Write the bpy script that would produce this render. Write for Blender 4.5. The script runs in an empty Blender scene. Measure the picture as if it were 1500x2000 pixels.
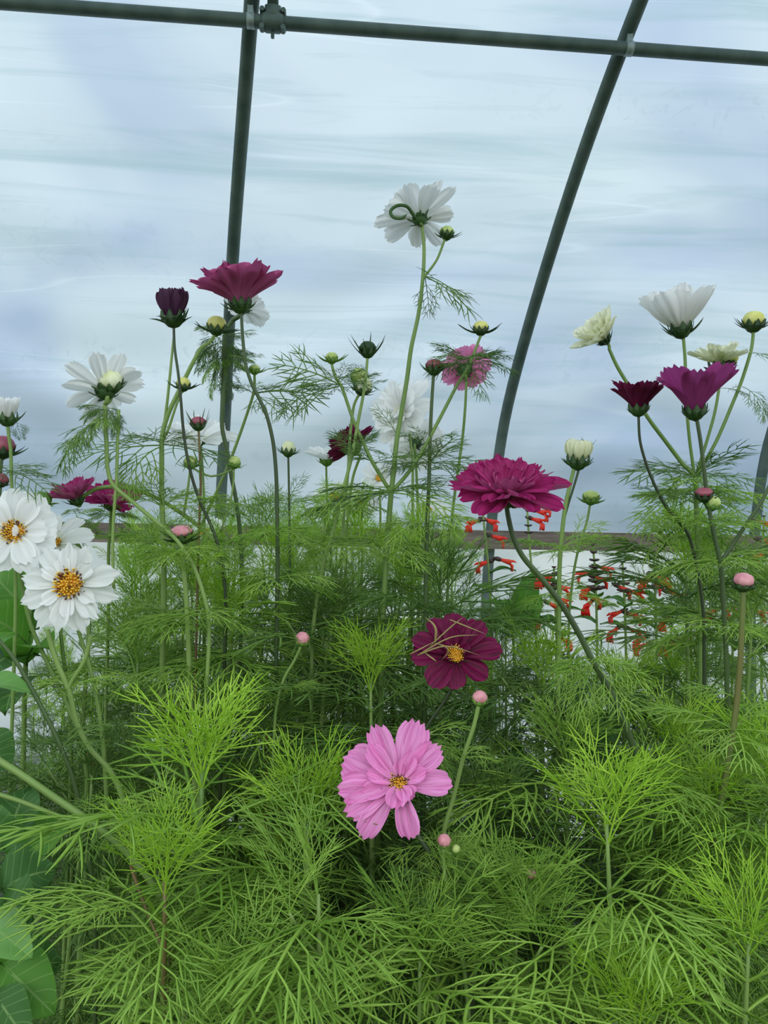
FULL, SKY, EXPO = False, 3.6, 0.0
import bpy, math, random
import numpy as np
from mathutils import Vector, Matrix, Quaternion
R = math.radians
rng = random.Random(7)
SC = bpy.context.scene
COL = SC.collection

# ---------------------------------------------------------------- camera
F = 1500.0
CAM = Vector((0, 0, 1.40))
PITCH, ROLL, YAW = R(2.0), R(-1.05), R(4.8)
cd = bpy.data.cameras.new('camera'); cam = bpy.data.objects.new('camera', cd); COL.objects.link(cam)
cd.sensor_fit = 'VERTICAL'; cd.sensor_height = 36; cd.sensor_width = 27; cd.lens = 36 * F / 2000
cd.clip_start = 0.02
CR = (Matrix.Rotation(PITCH, 3, 'X') @ Matrix.Rotation(R(90), 3, 'X') @ Matrix.Rotation(-ROLL, 3, 'Z'))
cam.matrix_world = Matrix.Translation(CAM) @ CR.to_4x4()
SC.camera = cam
def P(x, y, d):
    return CAM + CR @ Vector(((x - 750) / F * d, (1000 - y) / F * d, -d))
def proj(p):
    q = CR.transposed() @ (p - CAM)
    return (750 + F * q.x / -q.z, 1000 - F * q.y / -q.z, -q.z)
def cv(v):                      # (right, up, toward viewer) -> world direction
    return (CR @ Vector(v)).normalized()

# ---------------------------------------------------------------- colour / materials
def lin(c):
    return tuple(((v / 255) / 12.92 if v / 255 <= .04045 else ((v / 255 + .055) / 1.055) ** 2.4) for v in c) + (1,)
class N:
    def __init__(s, name):
        s.m = bpy.data.materials.new(name); s.m.use_nodes = True
        s.t = s.m.node_tree; s.t.nodes.clear(); s.out = s.n('OutputMaterial')
    def n(s, k, **kw):
        nd = s.t.nodes.new('ShaderNode' + k)
        for a, b in kw.items():
            if hasattr(nd, a) and a not in nd.inputs: setattr(nd, a, b)
            else: nd.inputs[a].default_value = b
        return nd
    def l(s, a, b): s.t.links.new(a, b)
    def ramp(s, fac, stops):
        r = s.n('ValToRGB'); e = r.color_ramp.elements
        while len(e) < len(stops): e.new(.5)
        for i, (p, c) in enumerate(stops): e[i].position = p; e[i].color = c
        s.l(fac, r.inputs[0]); return r.outputs[0]
def mixc(n, fac, a, b, mode='MIX'):
    m = n.n('Mix'); m.data_type = 'RGBA'; m.blend_type = mode
    for v, i in ((fac, 0), (a, 6), (b, 7)):
        if hasattr(v, 'is_output'): n.l(v, m.inputs[i])
        else: m.inputs[i].default_value = v
    return m.outputs[2]
def leafy(name, c1, c2, trans=.35, rough=.45, scale=30, spec=.35, tc=None):
    n = N(name); tex = n.n('TexCoord'); ns = n.n('TexNoise'); ns.inputs['Scale'].default_value = scale
    n.l(tex.outputs['Object'], ns.inputs['Vector'])
    oi = n.n('ObjectInfo'); mm = n.n('Math', operation='MULTIPLY_ADD')
    n.l(oi.outputs['Random'], mm.inputs[0]); mm.inputs[1].default_value = .5; 
    sb = n.n('Math', operation='SUBTRACT'); n.l(ns.outputs[0], sb.inputs[0]); sb.inputs[1].default_value = .25
    n.l(sb.outputs[0], mm.inputs[2])
    col = n.ramp(mm.outputs[0], [(.15, lin(c1)), (.8, lin(c2))])
    if name.startswith('broad'):
        uv = n.n('UVMap'); sp = n.n('SeparateXYZ'); n.l(uv.outputs[0], sp.inputs[0])
        ab = n.n('Math', operation='SUBTRACT'); n.l(sp.outputs[0], ab.inputs[0]); ab.inputs[1].default_value = .5
        a2 = n.n('Math', operation='ABSOLUTE'); n.l(ab.outputs[0], a2.inputs[0])
        q = n.n('Math', operation='MULTIPLY_ADD'); n.l(a2.outputs[0], q.inputs[0]); q.inputs[1].default_value = -18; 
        q1 = n.n('Math', operation='MULTIPLY'); n.l(sp.outputs[1], q1.inputs[0]); q1.inputs[1].default_value = 42; n.l(q1.outputs[0], q.inputs[2])
        s_ = n.n('Math', operation='SINE'); n.l(q.outputs[0], s_.inputs[0]); v1 = n.ramp(s_.outputs[0], [(.93, (0, 0, 0, 1)), (1, (.35, .35, .35, 1))]); v2 = n.ramp(a2.outputs[0], [(.012, (.5, .5, .5, 1)), (.03, (0, 0, 0, 1))])
        vv = mixc(n, 1.0, v1, v2, 'LIGHTEN'); col = mixc(n, vv, col, lin((150, 180, 110)))
    p = n.n('BsdfPrincipled'); n.l(col, p.inputs['Base Color']); p.inputs['Roughness'].default_value = rough
    p.inputs['Specular IOR Level'].default_value = spec
    t = n.n('BsdfTranslucent'); tcol = mixc(n, 1.0, col, lin(tc) if tc else (1.25, 1.35, .75, 1), 'MULTIPLY'); n.l(tcol, t.inputs[0])
    mx = n.n('MixShader'); mx.inputs[0].default_value = trans
    n.l(p.outputs[0], mx.inputs[1]); n.l(t.outputs[0], mx.inputs[2]); n.l(mx.outputs[0], n.out.inputs[0])
    return n.m
def petalmat(name, base, mid, tip, vein, under, trans=.35, veinamt=.5, rough=.5):
    n = N(name); uv = n.n('UVMap'); sp = n.n('SeparateXYZ'); n.l(uv.outputs[0], sp.inputs[0])
    col = n.ramp(sp.outputs[1], [(0, lin(base)), (.3, lin(mid)), (1, lin(tip))])
    ns = n.n('TexNoise'); ns.inputs['Scale'].default_value = 3.0; ns.inputs['Detail'].default_value = 3
    mp = n.n('Mapping'); n.l(uv.outputs[0], mp.inputs[0]); mp.inputs['Scale'].default_value = (7, .6, 1)
    tx = n.n('ObjectInfo'); n.l(tx.outputs['Random'], mp.inputs['Location']); n.l(mp.outputs[0], ns.inputs['Vector'])
    v = n.ramp(ns.outputs[0], [(.45, (0, 0, 0, 1)), (.62, (veinamt,) * 3 + (1,))])
    col = mixc(n, v, col, lin(vein))
    g = n.n('NewGeometry'); fm = n.n('Math', operation='MULTIPLY'); n.l(g.outputs['Backfacing'], fm.inputs[0]); fm.inputs[1].default_value = .75
    col = mixc(n, fm.outputs[0], col, lin(under))
    p = n.n('BsdfPrincipled'); n.l(col, p.inputs['Base Color']); p.inputs['Roughness'].default_value = rough
    p.inputs['Specular IOR Level'].default_value = .2
    bp = n.n('Bump'); bp.inputs['Strength'].default_value = .35; bp.inputs['Distance'].default_value = .001
    n.l(ns.outputs[0], bp.inputs['Height']); n.l(bp.outputs[0], p.inputs['Normal'])
    t = n.n('BsdfTranslucent'); n.l(col, t.inputs[0])
    mx = n.n('MixShader'); mx.inputs[0].default_value = trans
    n.l(p.outputs[0], mx.inputs[1]); n.l(t.outputs[0], mx.inputs[2]); n.l(mx.outputs[0], n.out.inputs[0])
    return n.m
def plain(name, c1, c2=None, rough=.6, metal=0, scale=20, bump=0, stretch=(1, 1, 1), spec=.5):
    n = N(name); tex = n.n('TexCoord'); mp = n.n('Mapping'); n.l(tex.outputs['Object'], mp.inputs[0]); mp.inputs['Scale'].default_value = stretch
    ns = n.n('TexNoise'); ns.inputs['Scale'].default_value = scale; ns.inputs['Detail'].default_value = 5
    n.l(mp.outputs[0], ns.inputs['Vector'])
    col = n.ramp(ns.outputs[0], [(.3, lin(c1)), (.7, lin(c2 or c1))])
    p = n.n('BsdfPrincipled'); n.l(col, p.inputs['Base Color']); p.inputs['Roughness'].default_value = rough; p.inputs['Metallic'].default_value = metal
    p.inputs['Specular IOR Level'].default_value = spec
    if bump:
        bp = n.n('Bump'); bp.inputs['Strength'].default_value = bump; bp.inputs['Distance'].default_value = .003
        n.l(ns.outputs[0], bp.inputs['Height']); n.l(bp.outputs[0], p.inputs['Normal'])
    n.l(p.outputs[0], n.out.inputs[0]); return n.m
M = {}
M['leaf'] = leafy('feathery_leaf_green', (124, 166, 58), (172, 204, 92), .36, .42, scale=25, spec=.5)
M['leaf_dark'] = leafy('feathery_leaf_blue_green', (90, 128, 54), (122, 156, 74), .32, .42, scale=25, spec=.4)  # darker copy of the leaf green, with backlit and deep shade in its colour
M['leaf_young'] = leafy('feathery_leaf_yellow_green', (160, 200, 54), (190, 220, 84), .38, .5, scale=40, spec=.4)
M['leaf_dry'] = leafy('dry_leaf_straw', (150, 138, 78), (186, 170, 116), .3)
M['stem'] = leafy('stem_green', (104, 134, 64), (138, 162, 90), .1, .4, scale=14)
M['stem_dark'] = leafy('stem_purple_green', (44, 50, 34), (74, 96, 52), .05, .4, scale=14)
M['stem_red'] = leafy('stem_reddish', (110, 72, 50), (104, 120, 60), .05, .45, scale=10)
M['calyx'] = leafy('calyx_green', (34, 58, 26), (62, 94, 42), .15, .5, scale=60)
M['calyx_light'] = leafy('calyx_light_green', (84, 124, 46), (120, 160, 66), .2, .5, scale=60)
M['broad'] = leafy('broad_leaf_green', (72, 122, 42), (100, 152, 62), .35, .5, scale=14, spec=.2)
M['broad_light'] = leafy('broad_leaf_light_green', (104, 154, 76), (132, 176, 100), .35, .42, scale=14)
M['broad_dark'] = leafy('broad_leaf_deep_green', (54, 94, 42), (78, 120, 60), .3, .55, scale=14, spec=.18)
M['white'] = petalmat('petal_white', (234, 236, 196), (248, 247, 244), (252, 251, 250), (234, 234, 234), (250, 248, 247), .45, .4)
M['cream'] = petalmat('petal_cream', (226, 232, 160), (242, 242, 208), (248, 248, 232), (228, 230, 190), (240, 240, 206), .35, .5)
M['pink'] = petalmat('petal_pink', (250, 204, 226), (248, 170, 222), (244, 152, 212), (222, 110, 182), (232, 140, 204), .3, .75)
M['rose'] = petalmat('petal_rose', (240, 160, 200), (236, 146, 196), (228, 132, 184), (206, 100, 160), (240, 156, 202), .45, .6)
M['burgundy'] = petalmat('petal_burgundy', (84, 12, 48), (112, 14, 62), (128, 20, 76), (76, 6, 40), (160, 70, 116), .25, .9)
M['crimson'] = petalmat('petal_crimson_double', (232, 160, 194), (192, 66, 132), (166, 26, 100), (120, 12, 70), (200, 100, 150), .35, .6)
M['plum'] = petalmat('petal_plum', (140, 40, 96), (158, 56, 122), (166, 64, 130), (120, 30, 88), (176, 74, 142), .4, .7)
M['maroon'] = petalmat('petal_maroon', (84, 10, 40), (104, 14, 52), (110, 18, 58), (66, 4, 34), (124, 34, 78), .3, .7)
M['wine'] = petalmat('petal_wine', (70, 40, 60), (76, 40, 70), (72, 36, 66), (48, 20, 40), (76, 42, 68), .15, .7)
M['disc'] = plain('disc_orange', (206, 128, 14), (240, 186, 40), .7, scale=300)
M['disc_dark'] = plain('disc_anther_brown', (70, 36, 16), (120, 66, 20), .7, scale=300)
M['disc_tip'] = plain('disc_pollen_yellow', (240, 196, 60), (250, 216, 90), .7, scale=300)
M['bud_white'] = plain('bud_cream', (216, 220, 160), (240, 240, 214), .5, scale=120)
M['bud_green'] = plain('bud_pale_green', (150, 172, 84), (196, 206, 130), .5, scale=120)
M['bud_yellow'] = plain('bud_yellow_green', (196, 192, 80), (226, 222, 140), .5, scale=120)
M['bud_pink'] = plain('bud_pink', (190, 112, 124), (224, 160, 164), .5, scale=120)
M['bud_rose'] = plain('bud_rose', (130, 52, 70), (160, 80, 96), .5, scale=120)
M['salvia'] = leafy('salvia_red', (246, 40, 34), (255, 84, 60), .3, .5, tc=(255, 200, 190))
M['salvia_calyx'] = plain('salvia_calyx_brown', (50, 34, 34), (84, 62, 56), .6, scale=80)

# ---------------------------------------------------------------- mesh helpers
class MB:
    def __init__(s): s.v = []; s.f = []; s.mi = []; s.uv = []; s.n = 0
    def add(s, v, f, mi=0, uv=None):
        v = np.asarray(v, float); s.v.append(v)
        f = [tuple(i + s.n for i in q) for q in f]; s.f += f; s.mi += [mi] * len(f)
        s.uv.append(np.asarray(uv, float) if uv is not None else np.zeros((len(v), 2))); s.n += len(v)
    def mesh(s, name, mats, smooth=True, off=None):
        v = np.concatenate(s.v) if s.v else np.zeros((0, 3))
        if off is not None: v = v - np.array(off)
        me = bpy.data.meshes.new(name); me.from_pydata(v.tolist(), [], s.f)
        for m in mats: me.materials.append(m)
        me.polygons.foreach_set('material_index', s.mi)
        me.polygons.foreach_set('use_smooth', [smooth] * len(s.f))
        uv = np.concatenate(s.uv); li = np.zeros(len(me.loops), dtype=np.int32); me.loops.foreach_get('vertex_index', li)
        l = me.uv_layers.new(name='UVMap'); l.data.foreach_set('uv', uv[li].ravel())
        me.update(); return me
def link(name, me, parent=None, loc=None, mat=None):
    o = bpy.data.objects.new(name, me); COL.objects.link(o)
    if parent: o.parent = parent
    if mat is not None: o.matrix_basis = mat
    elif loc is not None: o.location = loc
    return o
def tag(o, label=None, cat=None, group=None, kind=None):
    if label: o['label'] = label
    if cat: o['category'] = cat
    if group: o['group'] = group
    if kind: o['kind'] = kind
    return o
def spline(pts, k=5):
    pts = [np.array(p, float) for p in pts]
    if len(pts) < 3: 
        return [pts[0] + (pts[1] - pts[0]) * i / k for i in range(k + 1)]
    n = len(pts); T = []
    for i in range(n):
        a, b = pts[max(i - 1, 0)], pts[min(i + 1, n - 1)]; d = b - a; l = np.linalg.norm(d)
        m = min(np.linalg.norm(pts[i] - a) or 9, np.linalg.norm(b - pts[i]) or 9)
        if 0 < i < n - 1: d = (pts[i] - a) / max(1e-9, np.linalg.norm(pts[i] - a)) + (b - pts[i]) / max(1e-9, np.linalg.norm(b - pts[i])); l = np.linalg.norm(d)
        T.append(d / max(l, 1e-9) * m)
    out = []
    for i in range(n - 1):
        L = np.linalg.norm(pts[i + 1] - pts[i]); kk = k
        for j in range(kk):
            t = j / kk; h = (2 * t ** 3 - 3 * t * t + 1, t ** 3 - 2 * t * t + t, -2 * t ** 3 + 3 * t * t, t ** 3 - t * t)
            out.append(h[0] * pts[i] + h[1] * T[i] + h[2] * pts[i + 1] + h[3] * T[i + 1])
    out.append(pts[-1]); return out
def nrm(v):
    l = np.linalg.norm(v); return v / l if l > 1e-12 else v
def tube(mb, pts, rad, sides=6, mi=0, flat=1.0, cap=True, up=(0, 0, 1)):
    pts = [np.asarray(p, float) for p in pts]; n = len(pts)
    if not hasattr(rad, '__len__'): rad = [rad] * n
    T = [nrm(pts[min(i + 1, n - 1)] - pts[max(i - 1, 0)]) for i in range(n)]
    u = np.array(up, float)
    if abs(np.dot(u, T[0])) > .95: u = np.array((1., 0, 0))
    V = []; UV = []
    for i in range(n):
        u = nrm(u - T[i] * np.dot(u, T[i])); w = np.cross(T[i], u)
        for k in range(sides):
            a = 2 * math.pi * k / sides
            V.append(pts[i] + rad[i] * (math.cos(a) * w + math.sin(a) * u * flat)); UV.append((k / sides, i / max(1, n - 1)))
    Fc = []
    for i in range(n - 1):
        for k in range(sides):
            k2 = (k + 1) % sides
            Fc.append((i * sides + k, i * sides + k2, (i + 1) * sides + k2, (i + 1) * sides + k))
    if cap:
        Fc.append(tuple(range(sides))[::-1]); Fc.append(tuple((n - 1) * sides + k for k in range(sides)))
    mb.add(V, Fc, mi, UV)
def box(mb, c, s, mi=0, rot=None):
    c = np.array(c, float); s = np.array(s, float) / 2
    V = [np.array((x, y, z)) * s for x in (-1, 1) for y in (-1, 1) for z in (-1, 1)]
    if rot is not None: V = [np.array(rot @ Vector(v)) for v in V]
    mb.add([c + v for v in V], [(0, 1, 3, 2), (4, 6, 7, 5), (0, 4, 5, 1), (2, 3, 7, 6), (0, 2, 6, 4), (1, 5, 7, 3)], mi)
def lathe(mb, prof, seg=16, mi=0, ridge=0, nr=8, M4=None):
    V = []; UV = []
    for i, (r, z) in enumerate(prof):
        for k in range(seg):
            a = 2 * math.pi * k / seg; rr = r * (1 + ridge * math.cos(nr * a))
            V.append((rr * math.cos(a), rr * math.sin(a), z)); UV.append((k / seg, i / len(prof)))
    if M4 is not None: V = [tuple(M4 @ Vector(v)) for v in V]
    Fc = [(i * seg + k, i * seg + (k + 1) % seg, (i + 1) * seg + (k + 1) % seg, (i + 1) * seg + k) for i in range(len(prof) - 1) for k in range(seg)]
    Fc.append(tuple(range(seg))[::-1]); Fc.append(tuple((len(prof) - 1) * seg + k for k in range(seg)))
    mb.add(V, Fc, mi, UV)
def frame(f, u):
    f = Vector(f).normalized(); u = Vector(u)
    x = f.cross(u)
    if x.length < 1e-4: x = f.cross(Vector((1, 0, 0.1)))
    x.normalize(); z = x.cross(f)
    return Matrix((x, f, z)).transposed()            # columns x, forward(Y), up(Z)
def zframe(z, roll=0):
    q = Vector(z).normalized().to_track_quat('Z', 'Y')
    return q.to_matrix() @ Matrix.Rotation(roll, 3, 'Z')

# ---------------------------------------------------------------- feathery leaves
def seg(mb, a, d, L, w, curl, up, r, k=3, mi=0):
    a = np.array(a); d = nrm(np.array(d)); pts = []; p = a.copy()
    for i in range(k + 1):
        pts.append(p.copy()); d = nrm(d + np.array(curl) / k); p = p + d * L / k
    prof = [.75, 1, .85, .25] if k == 3 else [.8, 1, 1, .8, .2][:k + 1] if k == 4 else [.8, 1, .25]
    tube(mb, pts, [w * q for q in prof], 3, mi, .55, False, up)
    return pts
def leaf_geo(mb, r, L=.12, pairs=5, spread=55, sub=3, droop=.5, w=.00115, M4=None, mi=0, airy=False, plain=False):
    loc = MB()
    n = 10; rp = []; d = np.array((0, 1, .1)); p = np.zeros(3)
    side = r.uniform(-.25, .25)
    for i in range(n + 1):
        rp.append(p.copy()); d = nrm(d + np.array((side, 0, -droop)) / n); p = p + d * L / n
    tube(loc, rp, [w * (1.35 - .75 * i / n) for i in range(n + 1)], 3, 0, .7, False)
    for j in range(pairs):
        s = .2 + .72 * j / pairs; i = min(n - 1, int(s * n)); b = rp[i] + (rp[i + 1] - rp[i]) * (s * n - i); t = nrm(rp[i + 1] - rp[i])
        pl = L * (.56 - .32 * (j / pairs) ** 1.3) * r.uniform(.85, 1.15)
        for sd in (-1, 1):
            a = R(spread - 14 * j / pairs + r.uniform(-9, 9)); el = r.uniform(-.25, .35)
            xax = np.array((1., 0, 0)) * sd
            dd = t * math.cos(a) + xax * math.sin(a) + np.array((0, 0, el))
            curl = t * .55 + np.array((0, 0, -.45 * droop - r.uniform(0, .35)))
            pp = seg(loc, b, dd, pl, w * .95, curl, (0, 0, 1), r, 4)
            ns = sub if j < pairs - 2 else max(1, sub - 1)
            for q in range(ns):
                f = .3 + .55 * q / ns; ii = min(3, int(f * 4)); bb = pp[ii] + (pp[ii + 1] - pp[ii]) * (f * 4 - ii); tt = nrm(pp[ii + 1] - pp[ii])
                for s2 in (-1, 1):
                    if airy and r.random() < .35: continue
                    nn = np.cross(tt, np.array((0, 0, 1.))) * s2
                    a2 = R(r.uniform(32, 55)); dl = pl * (.52 - .14 * q) * r.uniform(.8, 1.25)
                    d2 = tt * math.cos(a2) + nn * math.sin(a2) + np.array((0, 0, r.uniform(-.35, .45)))
                    ps = seg(loc, bb, d2, dl, w * .85, tt * .4 + np.array((0, 0, -.25)), (0, 0, 1), r, 3)
                    if not airy and q == 0 and r.random() < (.12 if plain else .5):
                        seg(loc, ps[1], nrm(ps[2] - ps[1]) + np.array((r.uniform(-.5, .5), r.uniform(-.3, .3), r.uniform(-.2, .7))), dl * .5, w * .75, (0, 0, -.2), (0, 0, 1), r, 2)
    v = np.concatenate(loc.v)
    if M4 is not None:
        m = np.array(M4); v = v @ m[:3, :3].T + m[:3, 3]
    mb.add(v, loc.f, mi)
LEAF = {}
def build_leaves():
    for kind, cnt, kw in (('full', 9, dict(pairs=5, sub=2, droop=.75, w=.0012, plain=True)), ('airy', 7, dict(pairs=5, sub=2, droop=.55, airy=True, w=.0012, plain=True)),
                          ('young', 5, dict(pairs=4, sub=2, droop=.25, spread=44, w=.0010, plain=True)), ('lax', 5, dict(pairs=6, sub=3, droop=1.25, spread=60))):
        for m in ('leaf', 'leaf_dark', 'leaf_young'):
            LEAF[kind, m] = []
        for i in range(cnt):
            r = random.Random(hash(kind) % 1 + i * 31 + len(kind)); mb = MB(); leaf_geo(mb, r, .12, **kw)
            for m in ('leaf', 'leaf_dark', 'leaf_young'):
                LEAF[kind, m].append(mb.mesh('leaf_' + kind, [M[m]]))
build_leaves()

# ---------------------------------------------------------------- flower pieces
def petal(mb, r, L, W, e0, e1, az, r0=0, teeth=3, tooth=.08, ridge=.05, curl=.15, twist=0, z0=0, mi=0, narrow=.2, point=0):
    nu, nv = 9, 10; V = []; UV = []
    ph = r.uniform(0, 6); lift = r.uniform(-.08, .08); wav = r.uniform(-.08, .08)
    ca, sa = math.cos(az), math.sin(az)
    # centre path
    path = [(r0, z0)]; 
    for i in range(nv):
        e = e0 + (e1 - e0) * ((i + .5) / nv) ** .9 + lift
        path.append((path[-1][0] + math.cos(e) * L / nv, path[-1][1] + math.sin(e) * L / nv))
    for i in range(nv + 1):
        v = i / nv; e = e0 + (e1 - e0) * v + lift
        w = W * (narrow + (1 - narrow) * math.sin(min(1, v / .72) * math.pi / 2) ** 1.3) * (1 - (.28 + point) * max(0, (v - .72) / .28) ** 1.6)
        for j in range(nu):
            u = -1 + 2 * j / (nu - 1)
            cut = (.10 + point * .25) * u * u + tooth * (.5 - .5 * math.cos(teeth * math.pi * (u + 1) / 1.0 + 0)) + r.uniform(0, .02) * (i == nv)
            back = L * cut * v ** 5
            x, z = path[i]; x -= math.cos(e) * back; z -= math.sin(e) * back
            y = u * w * .5
            h = L * (ridge * math.cos(u * math.pi * 2.5 + ph) * math.sin(v * math.pi * .8) + curl * u * u * (w / W) * (.3 + .7 * (1 - v)) + wav * u * v * v)
            x -= math.sin(e) * h; z += math.cos(e) * h
            tw = twist * v; y, z = y * math.cos(tw), z + y * math.sin(tw)
            V.append((x * ca - y * sa, x * sa + y * ca, z)); UV.append(((u + 1) / 2, v))
    Fc = [(i * nu + j, i * nu + j + 1, (i + 1) * nu + j + 1, (i + 1) * nu + j)[::-1] for i in range(nv) for j in range(nu - 1)]
    mb.add(V, Fc, mi, UV)
def disc(mb, r, rad, n=70, dark=.4):
    lathe(mb, [(rad * .6, -rad * .2), (rad, 0), (rad * .95, rad * .25), (rad * .6, rad * .45), (rad * .1, rad * .5)], 12, 0)
    for i in range(n):
        q = math.sqrt((i + .5) / n); a = i * 2.39996
        h = rad * (.28 + .22 * q) * r.uniform(.8, 1.2); b = np.array((rad * q * math.cos(a), rad * q * math.sin(a), rad * (.5 - .4 * q * q) - rad * .05))
        d = nrm(np.array((math.cos(a) * q * .6, math.sin(a) * q * .6, 1)) + np.array((r.uniform(-.2, .2), r.uniform(-.2, .2), 0)))
        dk = r.random() < dark * (.3 + q)
        tube(mb, [b, b + d * h * .7, b + d * h], [rad * .07, rad * .07, rad * .085], 5, 1 if dk else 0)
        if not dk or r.random() < .5: tube(mb, [b + d * h, b + d * h * 1.3], [rad * .085, rad * .04], 5, 2)
def calyx(mb, r, rad, blen, spread=.5, cup=.9, mi=0, n=8, curly=0, wide=.16):
    # cup below the flower at origin, opening +Z, with n pointed sepals and n linear bracts
    lathe(mb, [(rad * .2, -rad * 1.0), (rad * .5, -rad * .88), (rad * .82, -rad * .55), (rad * .96, -rad * .22)], 12, mi)
    for i in range(n):
        a = 2 * math.pi * i / n + r.uniform(-.1, .1); c = np.array((math.cos(a), math.sin(a), 0.)); z = np.array((0, 0, 1.))
        s = [c * rad * .9 - z * rad * .3, c * rad * 1.02 + z * rad * .12 * cup, c * rad * (1.0 + .25 * (1 - cup)) + z * rad * .62 * cup]
        t = np.cross(z, c)
        V = [s[0] - t * rad * .38, s[0] + t * rad * .38, s[1] - t * rad * .22, s[1] + t * rad * .22, s[2]]
        V2 = [x + c * rad * .06 for x in V]
        mb.add(V + V2, [(0, 1, 3, 2), (2, 3, 4), (6, 5, 7, 8), (8, 7, 9), (0, 2, 7, 5), (3, 1, 6, 8), (2, 4, 9, 7), (4, 3, 8, 9)], mi)
        a += math.pi / n; c = np.array((math.cos(a), math.sin(a), 0.)); L = blen * r.uniform(.7, 1.2)
        d = nrm(c * spread + z * (1 - spread) + np.array((r.uniform(-.15,.15), r.uniform(-.15,.15), 0))); p = c * rad * .7 - z * rad * .55; pts = [p]; cz = r.uniform(-.2, 1.0) * curly
        out = c * .8
        for k in range(6):
            d = nrm(d + z * (.10 - .35 * cz) + (out * .1 if k < 1 else 0) + np.cross(z, c) * r.uniform(-.1, .1) * (1 + 3 * curly)); p = p + d * L / 6; pts.append(p)
        w = rad * wide
        tube(mb, pts, [w * 1.1, w * 1.2, w, w * .85, w * .6, w * .4, w * .12], 4, mi, .45, False, tuple(c))
def thing(name, label, cat, base, group=None):
    o = bpy.data.objects.new(name, None); COL.objects.link(o); o.location = base; o.empty_display_size = .05
    tag(o, label, cat, group); return o
def flower(plant, c, axis, rad, colour, layers, disc_r=.16, dark=.4, cal=.17, bract=.35, spread=.6, calm='calyx', curly=0,
           label=None, seed=0, single=False, z_disc=.02, bracts_n=8, cup=.7, custom=None):
    """layers: list of (n petals, length, width, e0deg, e1deg, z0, kw)"""
    r = random.Random(seed + 101); A = zframe(axis, 0 if custom else r.uniform(0, 6)); mat = Matrix.Translation(c - plant.location) @ A.to_4x4()
    mb = MB(); lathe(mb, [(rad * cal * .5, -rad * cal * .5), (rad * cal * .8, -rad * cal * .1), (rad * cal * .6, rad * .02), (rad * .03, rad * .04)], 12)
    fl = link('flower', mb.mesh('flower', [M[calm]]), plant, mat=mat)
    if label: fl['label'] = label
    big = MB()
    for (n, L, W, e0, e1, z0, kw) in layers:
        ph = r.uniform(0, 6)
        for i in range(n):
            m2 = big if single else MB()
            kk = dict(kw); jit = kk.pop('jit', .12); ej = kk.pop('ej', 7)
            a0 = R(e0 + r.uniform(-ej, ej)); a1 = R(e1 + r.uniform(-ej * 1.6, ej * 1.6))
            petal(m2, r, rad * L * r.uniform(.84, 1.06), rad * W * r.uniform(.8, 1.12), a0, a1, ph + 2 * math.pi * i / n + r.uniform(-jit, jit), rad * (cal * .62 if e0 > 35 else .06), narrow=.42 if e0 > 35 else .2, z0=rad * z0 + r.uniform(-.01, .01) * rad,
                  twist=r.uniform(-.25, .25), **kk)
            if not single: link('petal', m2.mesh('petal', [M[colour]]), fl)
    for (az, L, W, e0, e1, z0, kw) in custom or []:
        m2 = MB(); petal(m2, r, rad * L, rad * W, R(e0), R(e1), R(az), rad * .06, z0=rad * z0, twist=kw.get('tw', r.uniform(-.2, .2)), **{k: v for k, v in kw.items() if k != 'tw'})
        link('petal', m2.mesh('petal', [M[colour]]), fl)
    if single: link('petals', big.mesh('petals', [M[colour]]), fl)
    if disc_r:
        d = MB(); disc(d, r, rad * disc_r, 30 if single else 80, dark); o = link('disc', d.mesh('disc', [M['disc'], M['disc_dark'], M['disc_tip']]), fl); o.location = (0, 0, rad * z_disc)
    k = MB(); calyx(k, r, rad * cal, rad * bract, spread, cup, 0, bracts_n, curly); o = link('calyx', k.mesh('calyx', [M[calm]]), fl)
    return fl
def bud(plant, c, axis, rad, colour, bract=2.0, spread=.75, calm='calyx', tall=1.0, curly=.0, seed=0, openr=.0, cup=.8, label=None):
    r = random.Random(seed + 55); mat = Matrix.Translation(c - plant.location) @ zframe(axis, r.uniform(0, 6)).to_4x4()
    mb = MB(); pr = []
    for i in range(9):
        t = -math.pi / 2 + math.pi * (i + .3) / 9.2
        pr.append((rad * .93 * math.cos(t) * (1 + openr * max(0, math.sin(t))), rad * (.28 + math.sin(t) * .92 * tall)))
    lathe(mb, pr, 24, 0, .07, 8)
    b = link('bud', mb.mesh('bud', [M[colour]]), plant, mat=mat)
    if label: b['label'] = label
    k = MB(); calyx(k, r, rad * .94, rad * bract, spread, cup * .85, 0, 8, curly, .12); link('calyx', k.mesh('calyx', [M[calm]]), b)
    return b
ZONES = [(765, 1515, 150, .57), (888, 1268, 120, .64), (138, 1140, 125, .64), (990, 955, 120, .6), (30, 1040, 110, .68), (10, 1850, 110, .75), (20, 1720, 90, .75), (60, 1950, 90, .7)]
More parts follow.
